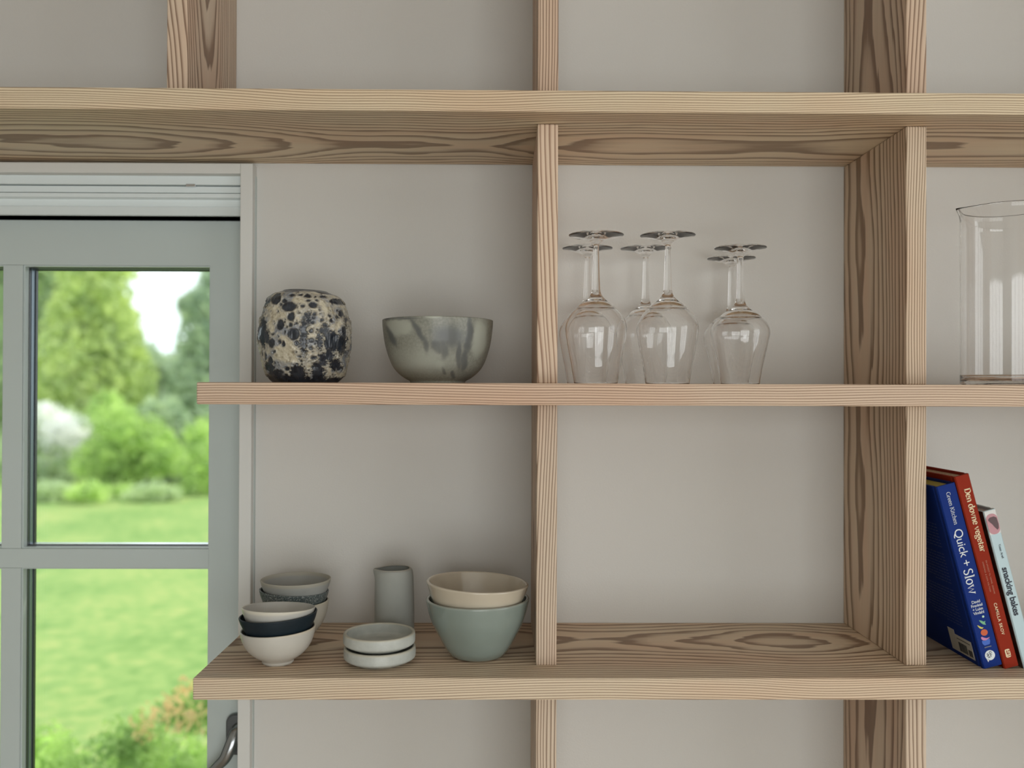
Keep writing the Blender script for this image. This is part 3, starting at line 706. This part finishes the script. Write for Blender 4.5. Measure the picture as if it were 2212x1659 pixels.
# a small contrast serif alphabet drawn with a broad pen (thick downstrokes, thin hairlines, slab ends)
def arc(cx, cy, rx, ry, a0, a1, n=14): return [(cx+rx*math.cos(math.radians(a0+(a1-a0)*k/n)), cy+ry*math.sin(math.radians(a0+(a1-a0)*k/n))) for k in range(n+1)]
def ln(*p): return list(p)
GLY = {
 'D': (0.66, [ln((.14, 0), (.14, .7)), ln((.04, .68), (.30, .68)) + arc(.30, .35, .28, .33, 90, -90)[1:] + [(.04, .02)]], []),
 'S': (0.52, [arc(.26, .53, .17, .16, 35, 180)[0:] + [(.12, .45), (.26, .37), (.40, .28)] + arc(.25, .18, .17, .17, 15, -165)], []),
 'G': (0.70, [arc(.36, .35, .30, .34, 50, 340), ln((.62, .02), (.62, .30))], [(.52, .74, .30)]),
 'K': (0.66, [ln((.14, 0), (.14, .7)), ln((.56, .68), (.15, .30)), ln((.26, .40), (.58, .01))], [(.04, .24, .01), (.04, .24, .69), (.46, .68, .01), (.44, .64, .69)]),
 'e': (0.46, [ln((.08, .27), (.38, .27)) + arc(.235, .25, .165, .235, 5, 325)], []),
 'n': (0.54, [ln((.13, 0), (.13, .46)), [(.13, .36)] + arc(.29, .31, .13, .16, 130, 0) + [(.42, 0)]], [(.04, .21, .01), (.34, .51, .01), (.04, .13, .465)]),
 'd': (0.54, [arc(.25, .24, .17, .24, 40, 320), ln((.41, 0), (.41, .72))], [(.32, .41, .71), (.41, .50, .01)]),
 'o': (0.50, [arc(.25, .24, .18, .235, 90, 450, 26)], []),
 'v': (0.50, [ln((.08, .46), (.25, .01), (.42, .46))], [(.01, .18, .465), (.33, .49, .465)]),
 'w': (0.74, [ln((.08, .46), (.23, .01), (.38, .42), (.52, .01), (.67, .46))], [(.01, .18, .465), (.58, .74, .465)]),
 'g': (0.50, [arc(.23, .30, .14, .165, 90, 450, 22), [(.14, .16), (.09, .08), (.16, .02), (.34, -.02)] + arc(.24, -.10, .17, .10, 50, -220)], [(.36, .48, .45)]),
 't': (0.34, [ln((.15, .60), (.15, .10)) + arc(.23, .09, .08, .08, 180, 300)], [(.04, .30, .455)]),
 'a': (0.48, [arc(.22, .34, .14, .13, 150, 20) + [(.36, 0)], arc(.21, .14, .14, .13, 60, 330)], [(.36, .46, .01)]),
 'r': (0.38, [ln((.13, 0), (.13, .46)), [(.13, .34)] + arc(.26, .34, .11, .12, 140, 40)], [(.04, .23, .01), (.04, .13, .465)]),
 'l': (0.26, [ln((.13, 0), (.13, .74))], [(.04, .22, .01), (.04, .13, .73)]),
 'i': (0.26, [ln((.13, 0), (.13, .46)), ln((.13, .60), (.13, .66))], [(.04, .22, .01), (.04, .13, .465)]),
 'c': (0.44, [arc(.24, .24, .165, .235, 40, 320)], []),
 'h': (0.54, [ln((.13, 0), (.13, .74)), [(.13, .36)] + arc(.29, .31, .13, .16, 130, 0) + [(.42, 0)]], [(.04, .21, .01), (.34, .51, .01), (.04, .13, .73)]),
 ' ': (0.26, [], []),
}
def serif_mesh(s, size, thick=0.10, thin=0.03, track=0.0):
    V, F = [], []; x0 = 0
    for ch in s:
        adv, strokes, bars = GLY[ch]
        for st in strokes:
            base = len(V); n = len(st)
            for i, (x, y) in enumerate(st):
                a = st[max(0, i-1)]; b_ = st[min(n-1, i+1)]
                dx, dy = b_[0]-a[0], b_[1]-a[1]; L_ = math.hypot(dx, dy) or 1
                dx /= L_; dy /= L_
                wd = (thin + (thick-thin)*abs(dy)**1.3)/2
                if ch in 'vwK' and dy*dx > 0: wd = thin*0.75
                V.append((x0+x-dy*wd, y+dx*wd, 0)); V.append((x0+x+dy*wd, y-dx*wd, 0))
            for i in range(n-1): F.append((base+2*i, base+2*i+1, base+2*i+3, base+2*i+2))
        for xa, xb, y in bars:
            base = len(V); V += [(x0+xa, y-thin/2, 0), (x0+xb, y-thin/2, 0), (x0+xb, y+thin/2, 0), (x0+xa, y+thin/2, 0)]; F.append((base, base+1, base+2, base+3))
        x0 += adv + track
    return [(x*size, y*size, z) for x, y, z in V], F

# ------------------------------------------------------------------ cook books leaning on the right upright
def book(name, px, py, lean, Ln, Th, depth, cov, pages, label, Yf, group):
    c = at(px, py, Yf)
    root = empty(name, (c.x, Yf, ZB1), label, 'book', group)
    root.rotation_euler = (0, -lean, 0)
    e = 0.0024
    # cover: C-shaped section with hinge grooves, spine faces -y
    g = 0.0016
    half = [(0, 0.0012), (0.0012, 0)]
    sec = [(0.0, 0.0015), (0.0015, 0.0), (Th-0.0015, 0.0), (Th, 0.0015), (Th, 0.006), (Th-g, 0.008), (Th-g, 0.010), (Th, 0.012), (Th, depth), (Th-e, depth), (Th-e, 0.004), (e, 0.004), (e, depth), (0, depth), (0, 0.012), (g, 0.010), (g, 0.008), (0, 0.006)]
    mb = MB(); n = len(sec)
    v = [(x, y, 0) for x, y in sec]+[(x, y, Ln) for x, y in sec]
    f = [(i, (i+1) % n, n+(i+1) % n, n+i) for i in range(n)]
    # caps as strips: left board, spine, right board
    strips = [(0, 1, 2, 3, 4, 5, 6, 7, 8, 9, 10, 11, 12, 13, 14, 15, 16, 17)]
    f += [tuple(s_[::-1]) for s_ in strips] + [tuple(i+n for i in s_) for s_ in strips]
    mesh_obj('cover', v, f, cov, root)
    MB().box(e+0.0002, Th-e-0.0002, 0.0045, depth-0.004, 0.003, Ln-0.0035).build('page_block', pages, root)
    return root
def on_spine(root, name, V, F, mat, zt, xc, Th, mode='down', dy=0.00035, thick=0.0002):
    """put a flat outline on the spine; text runs top to bottom from height zt, centred at xc"""
    P = []
    for x, y, z in V:
        if mode == 'down': P.append((xc + y, -dy, zt - x))
        else: P.append((xc + x, -dy, zt + y))
    o = mesh_obj(name, P, F, mat, root)
    m = o.modifiers.new('solid', 'SOLIDIFY'); m.thickness = thick; m.offset = 0
    return o
def cent(V, axis):
    a = [v[axis] for v in V]; return (min(a)+max(a))/2
def fit(V, length, keep=None):
    """scale so that the text's length is as given"""
    xs = [v[0] for v in V]; k = length/(max(xs)-min(xs)); x0 = min(xs)
    ky = k if keep is None else keep
    return [((x-x0)*k, y*ky, z) for x, y, z in V]
LEAN = math.radians(14.7)
blue = plain('blue_cloth', (0.0035, 0.024, 0.175), 0.55, 0.14, bump=0.25, bscale=900)
red = plain('red_cloth', (0.255, 0.022, 0.007), 0.6, 0.12, bump=0.25, bscale=900)
sky_p = plain('pale_blue_board', (0.47, 0.60, 0.64), 0.4, 0.4)
yell = plain('yellow_page_edges', (0.42, 0.36, 0.08), 0.8)
brn = plain('warm_page_edges', (0.52, 0.40, 0.28), 0.8, var=0.3, vscale=300)
gry = plain('grey_page_edges', (0.45, 0.42, 0.39), 0.8, var=0.2, vscale=300)
ink_w = plain('white_ink', (0.72, 0.76, 0.78), 0.6)
ink_c = plain('cream_ink', (0.80, 0.66, 0.42), 0.6)
ink_k = plain('black_ink', (0.012, 0.015, 0.03), 0.6)
ink_f = plain('faint_ink', (0.06, 0.075, 0.20), 0.6)
BG = 'cook books leaning against the right upright'
b1 = book('book', 2125.0, 1446.0, LEAN, 0.2530, 0.0262, 0.200, blue, yell, 'blue hardback cook book, leftmost, leaning on the upright', 1.2125, BG)
b2 = book('book', 2170.0, 1444.3, LEAN, 0.2670, 0.0203, 0.205, red, brn, 'red hardback cook book between the blue and pale blue ones', 1.2125, BG)
b3 = book('book', 2212.6, 1446.0, LEAN, 0.2190, 0.0170, 0.190, sky_p, gry, 'pale blue hardback cook book with a pink bowl on its spine', 1.2125, BG)
k1 = 0.2530/1348; k2 = 0.2670/1421; k3 = 0.2190/1168
def put(root, nm, V, F, mat, along, k, L_, Th, length, mode='down', xc=None, keep=None):
    V = fit(V, length*k, keep); yc = cent(V, 1)
    return on_spine(root, nm, [(x, y-yc, z) for x, y, z in V], F, mat, L_-along*k, Th/2 if xc is None else xc, Th)
V, F = serif_mesh('Green Kitchen', 1, 0.080, 0.040, -0.01); put(b1, 'series_name', V, F, ink_w, 55, k1, 0.2530, 0.0262, 238, xc=0.0135)
V, F = text_mesh('Quick +', 1, -0.004, 0.96); put(b1, 'title', V, F, ink_w, 330, k1, 0.2530, 0.0262, 270, xc=0.0125)
V, F = serif_mesh('Slow', 1, 0.095, 0.058, -0.01); put(b1, 'title', V, F, ink_w, 625, k1, 0.2530, 0.0262, 182, xc=0.0130)
for i, s_ in enumerate(('David', 'Frenkiel', '+ Luise', 'Vindahl')):
    V, F = text_mesh(s_, 0.0056, 0, 0.9); xc = cent(V, 0)
    on_spine(b1, 'author_name', [(x-xc, y, z) for x, y, z in V], F, ink_w, 0.2530-(876+i*27)*k1, 0.0125, 0.0262, 'flat')
V, F = serif_mesh('Den dovne vegetar', 1, 0.135, 0.050, -0.02); put(b2, 'title', V, F, ink_c, 100, k2, 0.2670, 0.0203, 468, xc=0.0112)
for i, s_ in enumerate(('EN HYLDEST TIL NEMME, GRØNNE', 'HVERDAGS- & SOFA MÅLTIDER')):
    V, F = text_mesh(s_, 1, 0, 1.1); put(b2, 'subtitle', V, F, plain('dim_ink', (0.52, 0.20, 0.12), 0.6), 634+4*i, k2, 0.2670, 0.0203, 246-24*i, xc=0.0125-i*0.0044)
V, F = text_mesh('CAMILLA SKOV', 1, 0.01, 1.15); put(b2, 'author_name', V, F, ink_c, 945, k2, 0.2670, 0.0203, 234, xc=0.0100)
V, F = text_mesh('snacking bakes', 1, 0.022, 0.95); put(b3, 'title', V, F, ink_k, 425, k3, 0.2190, 0.0170, 356, xc=0.0078)
V, F = text_mesh('Yossy Arefi', 1, 0.005, 1.0); put(b3, 'author_name', V, F, ink_k, 254, k3, 0.2190, 0.0170, 104, xc=0.0095)
def ell(a, b_, n=28, dx=0, dy=0, rot=0):
    c, s_ = math.cos(rot), math.sin(rot)
    return [(dx+a*math.cos(2*math.pi*k/n)*c - b_*math.sin(2*math.pi*k/n)*s_, dy+a*math.cos(2*math.pi*k/n)*s_ + b_*math.sin(2*math.pi*k/n)*c, 0) for k in range(n)]
def flat(root, nm, polys, mat, Ln, k, along, xc, Th, dy=0.0004):
    V, F = [], []
    for p in polys: F.append(tuple(range(len(V), len(V)+len(p)))); V += p
    return on_spine(root, nm, [(x*k, y*k, 0) for x, y, z in V], F, mat, Ln-along*k, xc, Th, 'flat', dy, 0.0002)
# pictures on the blue spine: dot, leaves, orange fruit, pink chilli, bowl, plate, publisher's disc
L1 = 0.2530
flat(b1, 'spine_picture', [ell(8, 8)], plain('mint_ink', (0.50, 0.72, 0.52), .6), L1, k1, 982, 0.0170, 0.0262)
flat(b1, 'spine_picture', [[(-22, 22, 0), (-6, 16, 0), (8, 4, 0), (22, 6, 0), (16, -6, 0), (20, -22, 0), (0, -14, 0), (-12, 0, 0)]], plain('green_ink', (0.17, 0.42, 0.24), .6), L1, k1, 1022, 0.0142, 0.0262)
flat(b1, 'spine_picture', [[(-26, 18, 0), (-14, 8, 0), (-2, -4, 0), (14, -10, 0), (2, -18, 0), (-12, -12, 0), (-22, 2, 0)]], plain('yellow_ink', (0.62, 0.55, 0.10), .6), L1, k1, 1048, 0.0112, 0.0262)
flat(b1, 'spine_picture', [ell(25, 23)], plain('orange_ink', (0.55, 0.10, 0.03), .6), L1, k1, 1094, 0.0130, 0.0262)
flat(b1, 'spine_picture', [[(-30, 10, 0), (-22, 14, 0), (-8, 4, 0), (8, -4, 0), (34, -2, 0), (20, -10, 0), (2, -18, 0), (-18, -14, 0), (-28, -4, 0)]], plain('pink_ink', (0.55, 0.22, 0.42), .6), L1, k1, 1134, 0.0125, 0.0262)
flat(b1, 'spine_picture', [[(-30, 18, 0), (-10, 14, 0), (28, 22, 0), (28, 0, 0), (20, -18, 0), (-18, -20, 0), (-30, -4, 0)]], plain('mid_blue_ink', (0.04, 0.12, 0.50), .6), L1, k1, 1166, 0.0125, 0.0262)
flat(b1, 'spine_picture', [[(-24, -4, 0), (26, -4, 0), (26, 3, 0), (-24, 3, 0)]], plain('grey_ink', (0.14, 0.15, 0.17), .6), L1, k1, 1200, 0.0128, 0.0262)
flat(b1, 'publisher_mark', [ell(36, 36), [(-30, -22, 0), (-12, -30, 0), (-24, -46, 0)]], ink_w, L1, k1, 1262, 0.0128, 0.0262)
gl = [[(-20, 8), (-14, 20)], [(-24, -6), (-12, 8), (-4, 10)], [(-12, 8), (-10, -14)], [(-18, -14), (-2, -14)], [(2, 16), (4, -14)], [(2, 12), (18, 14)], [(4, 0), (14, 2)], [(-4, 18), (2, 26), (16, 24)]]
V, F = [], []
for (p, *rest) in gl:
    pts_ = [p]+rest
    for (xa, ya), (xb, yb) in zip(pts_, pts_[1:]):
        L_ = math.hypot(xb-xa, yb-ya); nx, ny = -(yb-ya)/L_*2, (xb-xa)/L_*2; q = len(V)
        V += [(xa+nx, ya+ny, 0), (xb+nx, yb+ny, 0), (xb-nx, yb-ny, 0), (xa-nx, ya-ny, 0)]; F.append((q, q+1, q+2, q+3))
on_spine(b1, 'publisher_mark', [(x*k1, y*k1, 0) for x, y, z in V], F, ink_k, L1-1262*k1, 0.0128, 0.0262, 'flat', 0.0007)
# mark on the red spine: rounded tile with a cut-out curl
tile = [(x, y, 0) for x, y in rrect(36, 60, 10)]
flat(b2, 'publisher_mark', [tile], ink_c, 0.2670, k2, 1316, 0.0096, 0.0203)
flat(b2, 'publisher_mark', [[(-8, 22, 0), (-2, 22, 0), (-2, -2, 0), (-8, -2, 0)], [(-8, -2, 0), (-8, -8, 0), (12, -8, 0), (12, -2, 0)], [(4, 20, 0), (18, 20, 0), (18, 14, 0), (4, 14, 0)], [(4, 8, 0), (12, 8, 0), (12, 2, 0), (4, 2, 0)], [(-10, -18, 0), (18, -16, 0), (18, -20, 0), (-10, -22, 0)]], red, 0.2670, k2, 1316, 0.0096, 0.0203, 0.0007)
# pale blue spine: white head with a pink bowl
flat(b3, 'spine_picture', [[(-41, -88, 0), (41, -88, 0), (41, 84, 0), (-41, 84, 0)]], plain('white_head', (0.66, 0.66, 0.64), .5), 0.2190, k3, 88, 0.0085, 0.0170, 0.0003)
flat(b3, 'spine_picture', [[(x, y, 0) for x, y in rrect(82, 150, 38)]], plain('pink_glaze_print', (0.50, 0.25, 0.28), .4), 0.2190, k3, 102, 0.0085, 0.0170, 0.0006)
flat(b3, 'spine_picture', [[(-30, 36, 0), (-14, 50, 0), (16, 52, 0), (34, 40, 0), (38, -8, 0), (32, -38, 0), (20, -48, 0), (6, -26, 0), (-6, -2, 0), (-22, 20, 0)]], plain('dark_cake_print', (0.10, 0.055, 0.06), .5), 0.2190, k3, 102, 0.0085, 0.0170, 0.0009)
# front board of the pale book: dark brown photograph
mph = ceramic('brown_photo_print', (0.05, 0.028, 0.018), 0.35, 0.2, var=0.9, vscale=90)
MB().box(-0.0006, 0.0, 0.0012, 0.186, 0.0, 0.2185).build('cover_print', mph, b3)['label'] = 'dark brown photograph on the side board'
# blurb and bar-code label on the left board of the blue book
V, F = [], []
for i in range(30):
    zt = 0.196-0.0046*i - (0.006 if i > 7 else 0) - (0.006 if i > 17 else 0)
    ln_ = random.uniform(0.07, 0.10) if i not in (7, 17, 29) else 0.04
    y = 0.030
    while y < 0.030+ln_:
        wdt = random.uniform(0.004, 0.012); q = len(V)
        V += [(-0.0002, y, zt), (-0.0002, y+wdt, zt), (-0.0002, y+wdt, zt+0.0011), (-0.0002, y, zt+0.0011)]; F.append((q, q+3, q+2, q+1)); y += wdt+0.002
mesh_obj('blurb', V, F, ink_f, b1)
mb = MB().box(-0.0003, 0, 0.018, 0.062, 0.006, 0.032).box(-0.0003, 0, 0.062, 0.080, 0.006, 0.038)
mb.build('barcode_label', plain('label_paper', (0.50, 0.48, 0.42), 0.6), b1)
mb = MB(); y = 0.034
while y < 0.056:
    wdt = random.choice((0.0004, 0.0008, 0.0012)); mb.box(-0.0006, -0.0003, y, y+wdt, 0.009, 0.022); y += wdt+random.choice((0.0005, 0.0009))
mb.box(-0.0006, -0.0003, 0.021, 0.031, 0.009, 0.018); mb.box(-0.0006, -0.0003, 0.022, 0.058, 0.0265, 0.0275)
mb.build('barcode', plain('grey_black_print', (0.06, 0.06, 0.055), 0.6), b1)

# ------------------------------------------------------------------ garden
def leafmat(name, col, trans=0.5, var=0.35):
    m, nt, b = newmat(name); L = nt.links.new
    out = nt.nodes['Material Output']; tc = N(nt, 'ShaderNodeTexCoord')
    n = N(nt, 'ShaderNodeTexNoise', iScale=3.6, iDetail=5.0, iRoughness=0.65); L(tc.outputs['Object'], n.inputs['Vector'])
    r = ramp(nt, [(0.36, tuple(c*(1-var) for c in col)), (0.62, (min(1, col[0]*(1+var*1.5)), min(1, col[1]*(1+var*0.8)), col[2]*(1+var*0.4)))]); L(n.outputs['Fac'], r.inputs[0])
    L(r.outputs[0], b.inputs['Base Color']); b.inputs['Roughness'].default_value = 0.7
    t = N(nt, 'ShaderNodeBsdfTranslucent'); L(r.outputs[0], t.inputs[0]); mx = N(nt, 'ShaderNodeMixShader', iFac=trans)
    L(b.outputs[0], mx.inputs[1]); L(t.outputs[0], mx.inputs[2]); L(mx.outputs[0], out.inputs[0])
    return m
def lawn():
    m, nt, b = newmat('mown_grass'); L = nt.links.new; tc = N(nt, 'ShaderNodeTexCoord')
    n = N(nt, 'ShaderNodeTexNoise', iScale=0.9, iDetail=5.0, iRoughness=0.6); L(tc.outputs['Object'], n.inputs['Vector'])
    n2 = N(nt, 'ShaderNodeTexNoise', iScale=9.0, iDetail=5.0); L(tc.outputs['Object'], n2.inputs['Vector'])
    mx0 = N(nt, 'ShaderNodeMath', operation='ADD'); L(n.outputs['Fac'], mx0.inputs[0]); L(n2.outputs['Fac'], mx0.inputs[1])
    hf = N(nt, 'ShaderNodeMath', operation='MULTIPLY', i1=0.5); L(mx0.outputs[0], hf.inputs[0])
    r = ramp(nt, [(0.36, (0.130, 0.235, 0.066)), (0.5, (0.212, 0.312, 0.098)), (0.62, (0.305, 0.355, 0.125))]); L(hf.outputs[0], r.inputs[0])
    L(r.outputs[0], b.inputs['Base Color']); b.inputs['Roughness'].default_value = 0.9; b.inputs['Specular IOR Level'].default_value = 0.1
    nx, ny = 60, 60; V, F = [], []
    for j in range(ny+1):
        for i in range(nx+1):
            x = -22+40*i/nx; y = YW+TH+0.02+34*j/ny
            V.append((x, y, GZ))
    for j in range(ny):
        for i in range(nx):
            a = j*(nx+1)+i; F.append((a, a+1, a+nx+2, a+nx+1))
    o = mesh_obj('lawn', V, F, m, None, True)
    tag(o, 'bright mown green lawn outside the window', 'lawn', kind='stuff')
    # the soil and house wall base under it
lawn()
def clump_leaves(V, F, cen, rad, n, size, rg, shell_bias=0.55):
    for _ in range(n):
        d = Vector((rg.gauss(0, 1), rg.gauss(0, 1), rg.gauss(0, 1))).normalized()
        rr = shell_bias + (1.30-shell_bias)*rg.random()
        c = Vector((cen[0]+d.x*rad[0]*rr, cen[1]+d.y*rad[1]*rr, cen[2]+d.z*rad[2]*rr))
        a = Vector((rg.gauss(0, 1), rg.gauss(0, 1), rg.gauss(0, 1))).normalized(); b_ = a.orthogonal().normalized()
        s = size*rg.uniform(0.6, 1.3); q = len(V)
        V += [c-a*s, c+b_*s*0.45, c+a*s, c-b_*s*0.45]; F.append((q, q+1, q+2, q+3))
def core(V, F, cen, rad, rg, k=0.72):
    import itertools
    nu, nv = 14, 9; base = len(V); ph = rg.random()*6
    for j in range(nv+1):
        th = math.pi*j/nv
        for i in range(nu):
            a = 2*math.pi*i/nu; q = k*(1+0.14*math.sin(3*a+ph+2*th)+0.1*math.sin(5*th+ph))
            V.append(Vector((cen[0]+rad[0]*q*math.sin(th)*math.cos(a), cen[1]+rad[1]*q*math.sin(th)*math.sin(a), cen[2]+rad[2]*q*math.cos(th))))
    for j in range(nv):
        for i in range(nu): F.append((base+j*nu+i, base+j*nu+(i+1) % nu, base+(j+1)*nu+(i+1) % nu, base+(j+1)*nu+i))
m_bark = plain('bark', (0.10, 0.08, 0.06), 0.9, var=0.3, vscale=12)
def plant(name, cat, label, x, y, clumps, mat, leaf, n, seed, trunk=None, group=None, kcore=0.72, parts=None):
    rg = random.Random(seed); V, F = [], []
    for (cx, cy, cz, rx, ry, rz) in clumps:
        core(V, F, (cx, cy, cz), (rx, ry, rz), rg, kcore)
        clump_leaves(V, F, (cx, cy, cz), (rx, ry, rz), int(n*rx*rz), leaf, rg)
    V = [Vector((p[0], p[1], max(p[2], 0.004))) for p in V]
    root = empty(name, (x, y, GZ), label, cat, group)
    mesh_obj('foliage', V, F, mat, root)
    if trunk:
        h, r = trunk; v, f = tube([(0, 0, 0.0), (0.03, 0, h*0.5), (-0.03, 0.02, h)], [r, r*0.75, r*0.45], 10)
        mesh_obj('trunk', v, f, m_bark, root, True)
    if parts: parts(root, rg)
    return root
def wpos(px, py, Y): p = at(px, py, Y); return p.x, p.z-GZ
g_lime = leafmat('lime_leaves', (0.60, 0.76, 0.34), 0.5, 0.25)
g_mid = leafmat('mid_leaves', (0.50, 0.66, 0.40), 0.5, 0.25)  # leaf colour paled, garden haze painted into it
g_blue = leafmat('blue_green_leaves', (0.52, 0.68, 0.52), 0.55, 0.28)
g_bush = leafmat('bush_leaves', (0.48, 0.70, 0.24), 0.5, 0.25)
g_dark = leafmat('dark_leaves', (0.42, 0.58, 0.38), 0.5, 0.3)  # lightened as well, the haze is part of this colour
g_bloom = leafmat('white_blossom', (0.93, 0.94, 0.93), 0.55, 0.05)
g_red = leafmat('reddish_leaves', (0.62, 0.50, 0.26), 0.5, 0.3)
def cl(Y, x0, items):
    out = []
    for px, py, rx, rz in items:
        x, z = wpos(px, py, Y); k = Y/FPX
        out.append((x-x0, random.uniform(-.3, .3), z, rx*k, rx*k*0.8, rz*k))
    return out
# far trees, left to right
x, _ = wpos(60, 800, 21); plant('tree', 'tree', 'tall mid-green tree at the left of the garden view', x, 21, cl(21, x, [(40, 640, 90, 110), (110, 560, 80, 90), (20, 480, 110, 120), (120, 690, 60, 90), (60, 800, 90, 110), (0, 880, 90, 90)]), g_mid, 0.13, 2600, 1, (3.0, 0.16))
x, _ = wpos(220, 900, 19); plant('tree', 'tree', 'yellow-green tree with a rounded crown, left of the sky gap', x, 19, cl(19, x, [(205, 625, 62, 62), (150, 700, 50, 70), (200, 560, 75, 60), (225, 730, 60, 80), (160, 800, 70, 80), (255, 820, 60, 70)]), g_lime, 0.11, 3000, 2, (2.6, 0.13))
x, _ = wpos(330, 900, 22); plant('tree', 'tree', 'dull green trees below the sky gap', x, 22, cl(22, x, [(290, 800, 60, 55), (350, 830, 60, 50), (265, 745, 35, 60), (400, 830, 60, 60), (300, 890, 90, 60), (380, 900, 80, 60)]), g_blue, 0.12, 2600, 3, (2.4, 0.14))
x, _ = wpos(440, 900, 20); plant('tree', 'tree', 'blue-green tree at the right of the garden view', x, 20, cl(20, x, [(430, 665, 40, 42), (448, 740, 52, 60), (455, 600, 26, 34), (425, 810, 55, 60), (500, 700, 70, 90), (470, 880, 70, 70), (395, 655, 12, 12)]), g_blue, 0.11, 2600, 4, (2.6, 0.13))
# hedge and shrubs at the far edge of the lawn
x, _ = wpos(90, 1000, 17.7); plant('shrub', 'shrub', 'mid-green shrub under the white blossom', x, 17.7, cl(17.7, x, [(60, 1010, 80, 60), (140, 1000, 70, 62), (210, 1020, 60, 45)]), g_mid, 0.08, 3600, 5)
x, _ = wpos(130, 930, 16.5); plant('blossom_shrub', 'shrub', 'shrub covered in white blossom at the left', x, 16.5, cl(16.5, x, [(90, 925, 45, 40), (140, 930, 46, 36), (185, 935, 34, 30), (150, 965, 34, 22), (170, 1000, 60, 55), (90, 1005, 70, 60)]), g_mid, 0.07, 3200, 6, None, None, 0.66,
      parts=lambda root, rg: (lambda VF: (clump_leaves(VF[0], VF[1], (-0.22, -.25, wpos(100, 920, 16.5)[1]), (.40, .3, .34), 1900, .05, rg), clump_leaves(VF[0], VF[1], (0.20, -.3, wpos(150, 935, 16.5)[1]), (.40, .3, .30), 1900, .05, rg), clump_leaves(VF[0], VF[1], (0.48, -.3, wpos(185, 945, 16.5)[1]), (.26, .3, .24), 800, .05, rg), clump_leaves(VF[0], VF[1], (0.2, -.4, wpos(165, 985, 16.5)[1]), (.3, .3, .3), 60, .05, rg), mesh_obj('blossom', VF[0], VF[1], g_bloom, root)))(([], [])))
x, _ = wpos(260, 960, 15.0); plant('shrub', 'shrub', 'bright green bush with an upright top in the middle of the view', x, 15.0, cl(15.0, x, [(225, 905, 36, 52), (265, 930, 42, 50), (300, 960, 50, 50), (250, 990, 60, 50), (340, 985, 50, 40), (205, 1005, 45, 45)]), g_bush, 0.075, 4200, 7)
x, _ = wpos(350, 960, 16.2); plant('shrub', 'shrub', 'dark bush between two bright bushes', x, 16.2, cl(16.2, x, [(350, 905, 46, 40), (385, 950, 46, 50), (370, 1010, 60, 50), (430, 1020, 60, 45)]), g_dark, 0.08, 3600, 8)
x, _ = wpos(440, 980, 14.4); plant('shrub', 'shrub', 'bright green bush at the right edge of the pane', x, 14.4, cl(14.4, x, [(440, 950, 40, 40), (425, 1010, 42, 40), (470, 1000, 50, 50), (445, 1045, 40, 26)]), g_bush, 0.07, 4200, 9)
# low plants in front of the hedge
for i, (a, b_, c_) in enumerate(((110, 1052, 'low border plants left, below the blossom shrub'), (215, 1050, 'pale stemmed border plants in the middle of the bed'), (330, 1055, 'low border plants right, below the dark bush'))):
    x, _ = wpos(a, b_, 14.6); plant('border_plant', 'plant', c_, x, 13.3, cl(13.3, x, [(a-30, b_+12, 26, 14), (a+3, b_+6, 30, 20), (a+32, b_+12, 24, 14)]), g_mid if i != 1 else g_bush, 0.06, 5000, 20+i)
# bush close to the window, bottom right, with reddish shoots
def near_parts(root, rg):
    for (px, py, r, n) in ((385, 1510, 40, 60), (425, 1470, 30, 40), (335, 1550, 38, 50), (430, 1530, 40, 60)):
        V, F = [], []
        X, Z = wpos(px, py, 3.3); clump_leaves(V, F, (X-root.location.x, -0.1, Z), (r*3.3/FPX, .1, r*0.7*3.3/FPX), n, 0.014, rg, 0.1)
        tag(mesh_obj('reddish_leaves', V, F, g_red, root), 'reddish young leaves', kind='stuff')
    V, F = [], []
    for k in range(24):
        X, Z = wpos(rg.uniform(60, 470), rg.uniform(1600, 1700), 3.2); q = len(V)
        v, f = tube([(X-root.location.x, rg.uniform(-.1, .2), Z-0.25), (X-root.location.x+rg.uniform(-.03, .03), rg.uniform(-.1, .2), Z+rg.uniform(0, .08))], [.0025, .0012], 5)
        V += v; F += [tuple(i+q for i in t) for t in f]
    mesh_obj('stems', V, F, g_mid, root)
near = leafmat('near_bush_leaves', (0.38, 0.62, 0.20), 0.5, 0.35)
x, _ = wpos(300, 1600, 3.3)
plant('garden_bush', 'shrub', 'leafy bush close below the window with reddish shoots', x, 3.3, cl(3.3, x, [(400, 1570, 66, 50), (445, 1530, 40, 46), (350, 1580, 50, 40), (300, 1590, 66, 50), (200, 1600, 60, 50), (110, 1605, 60, 50), (430, 1650, 90, 60), (250, 1700, 120, 60), (120, 1720, 90, 60), (0, 1690, 90, 60)]), near, 0.018, 34000, 12, None, None, 0.6, near_parts)
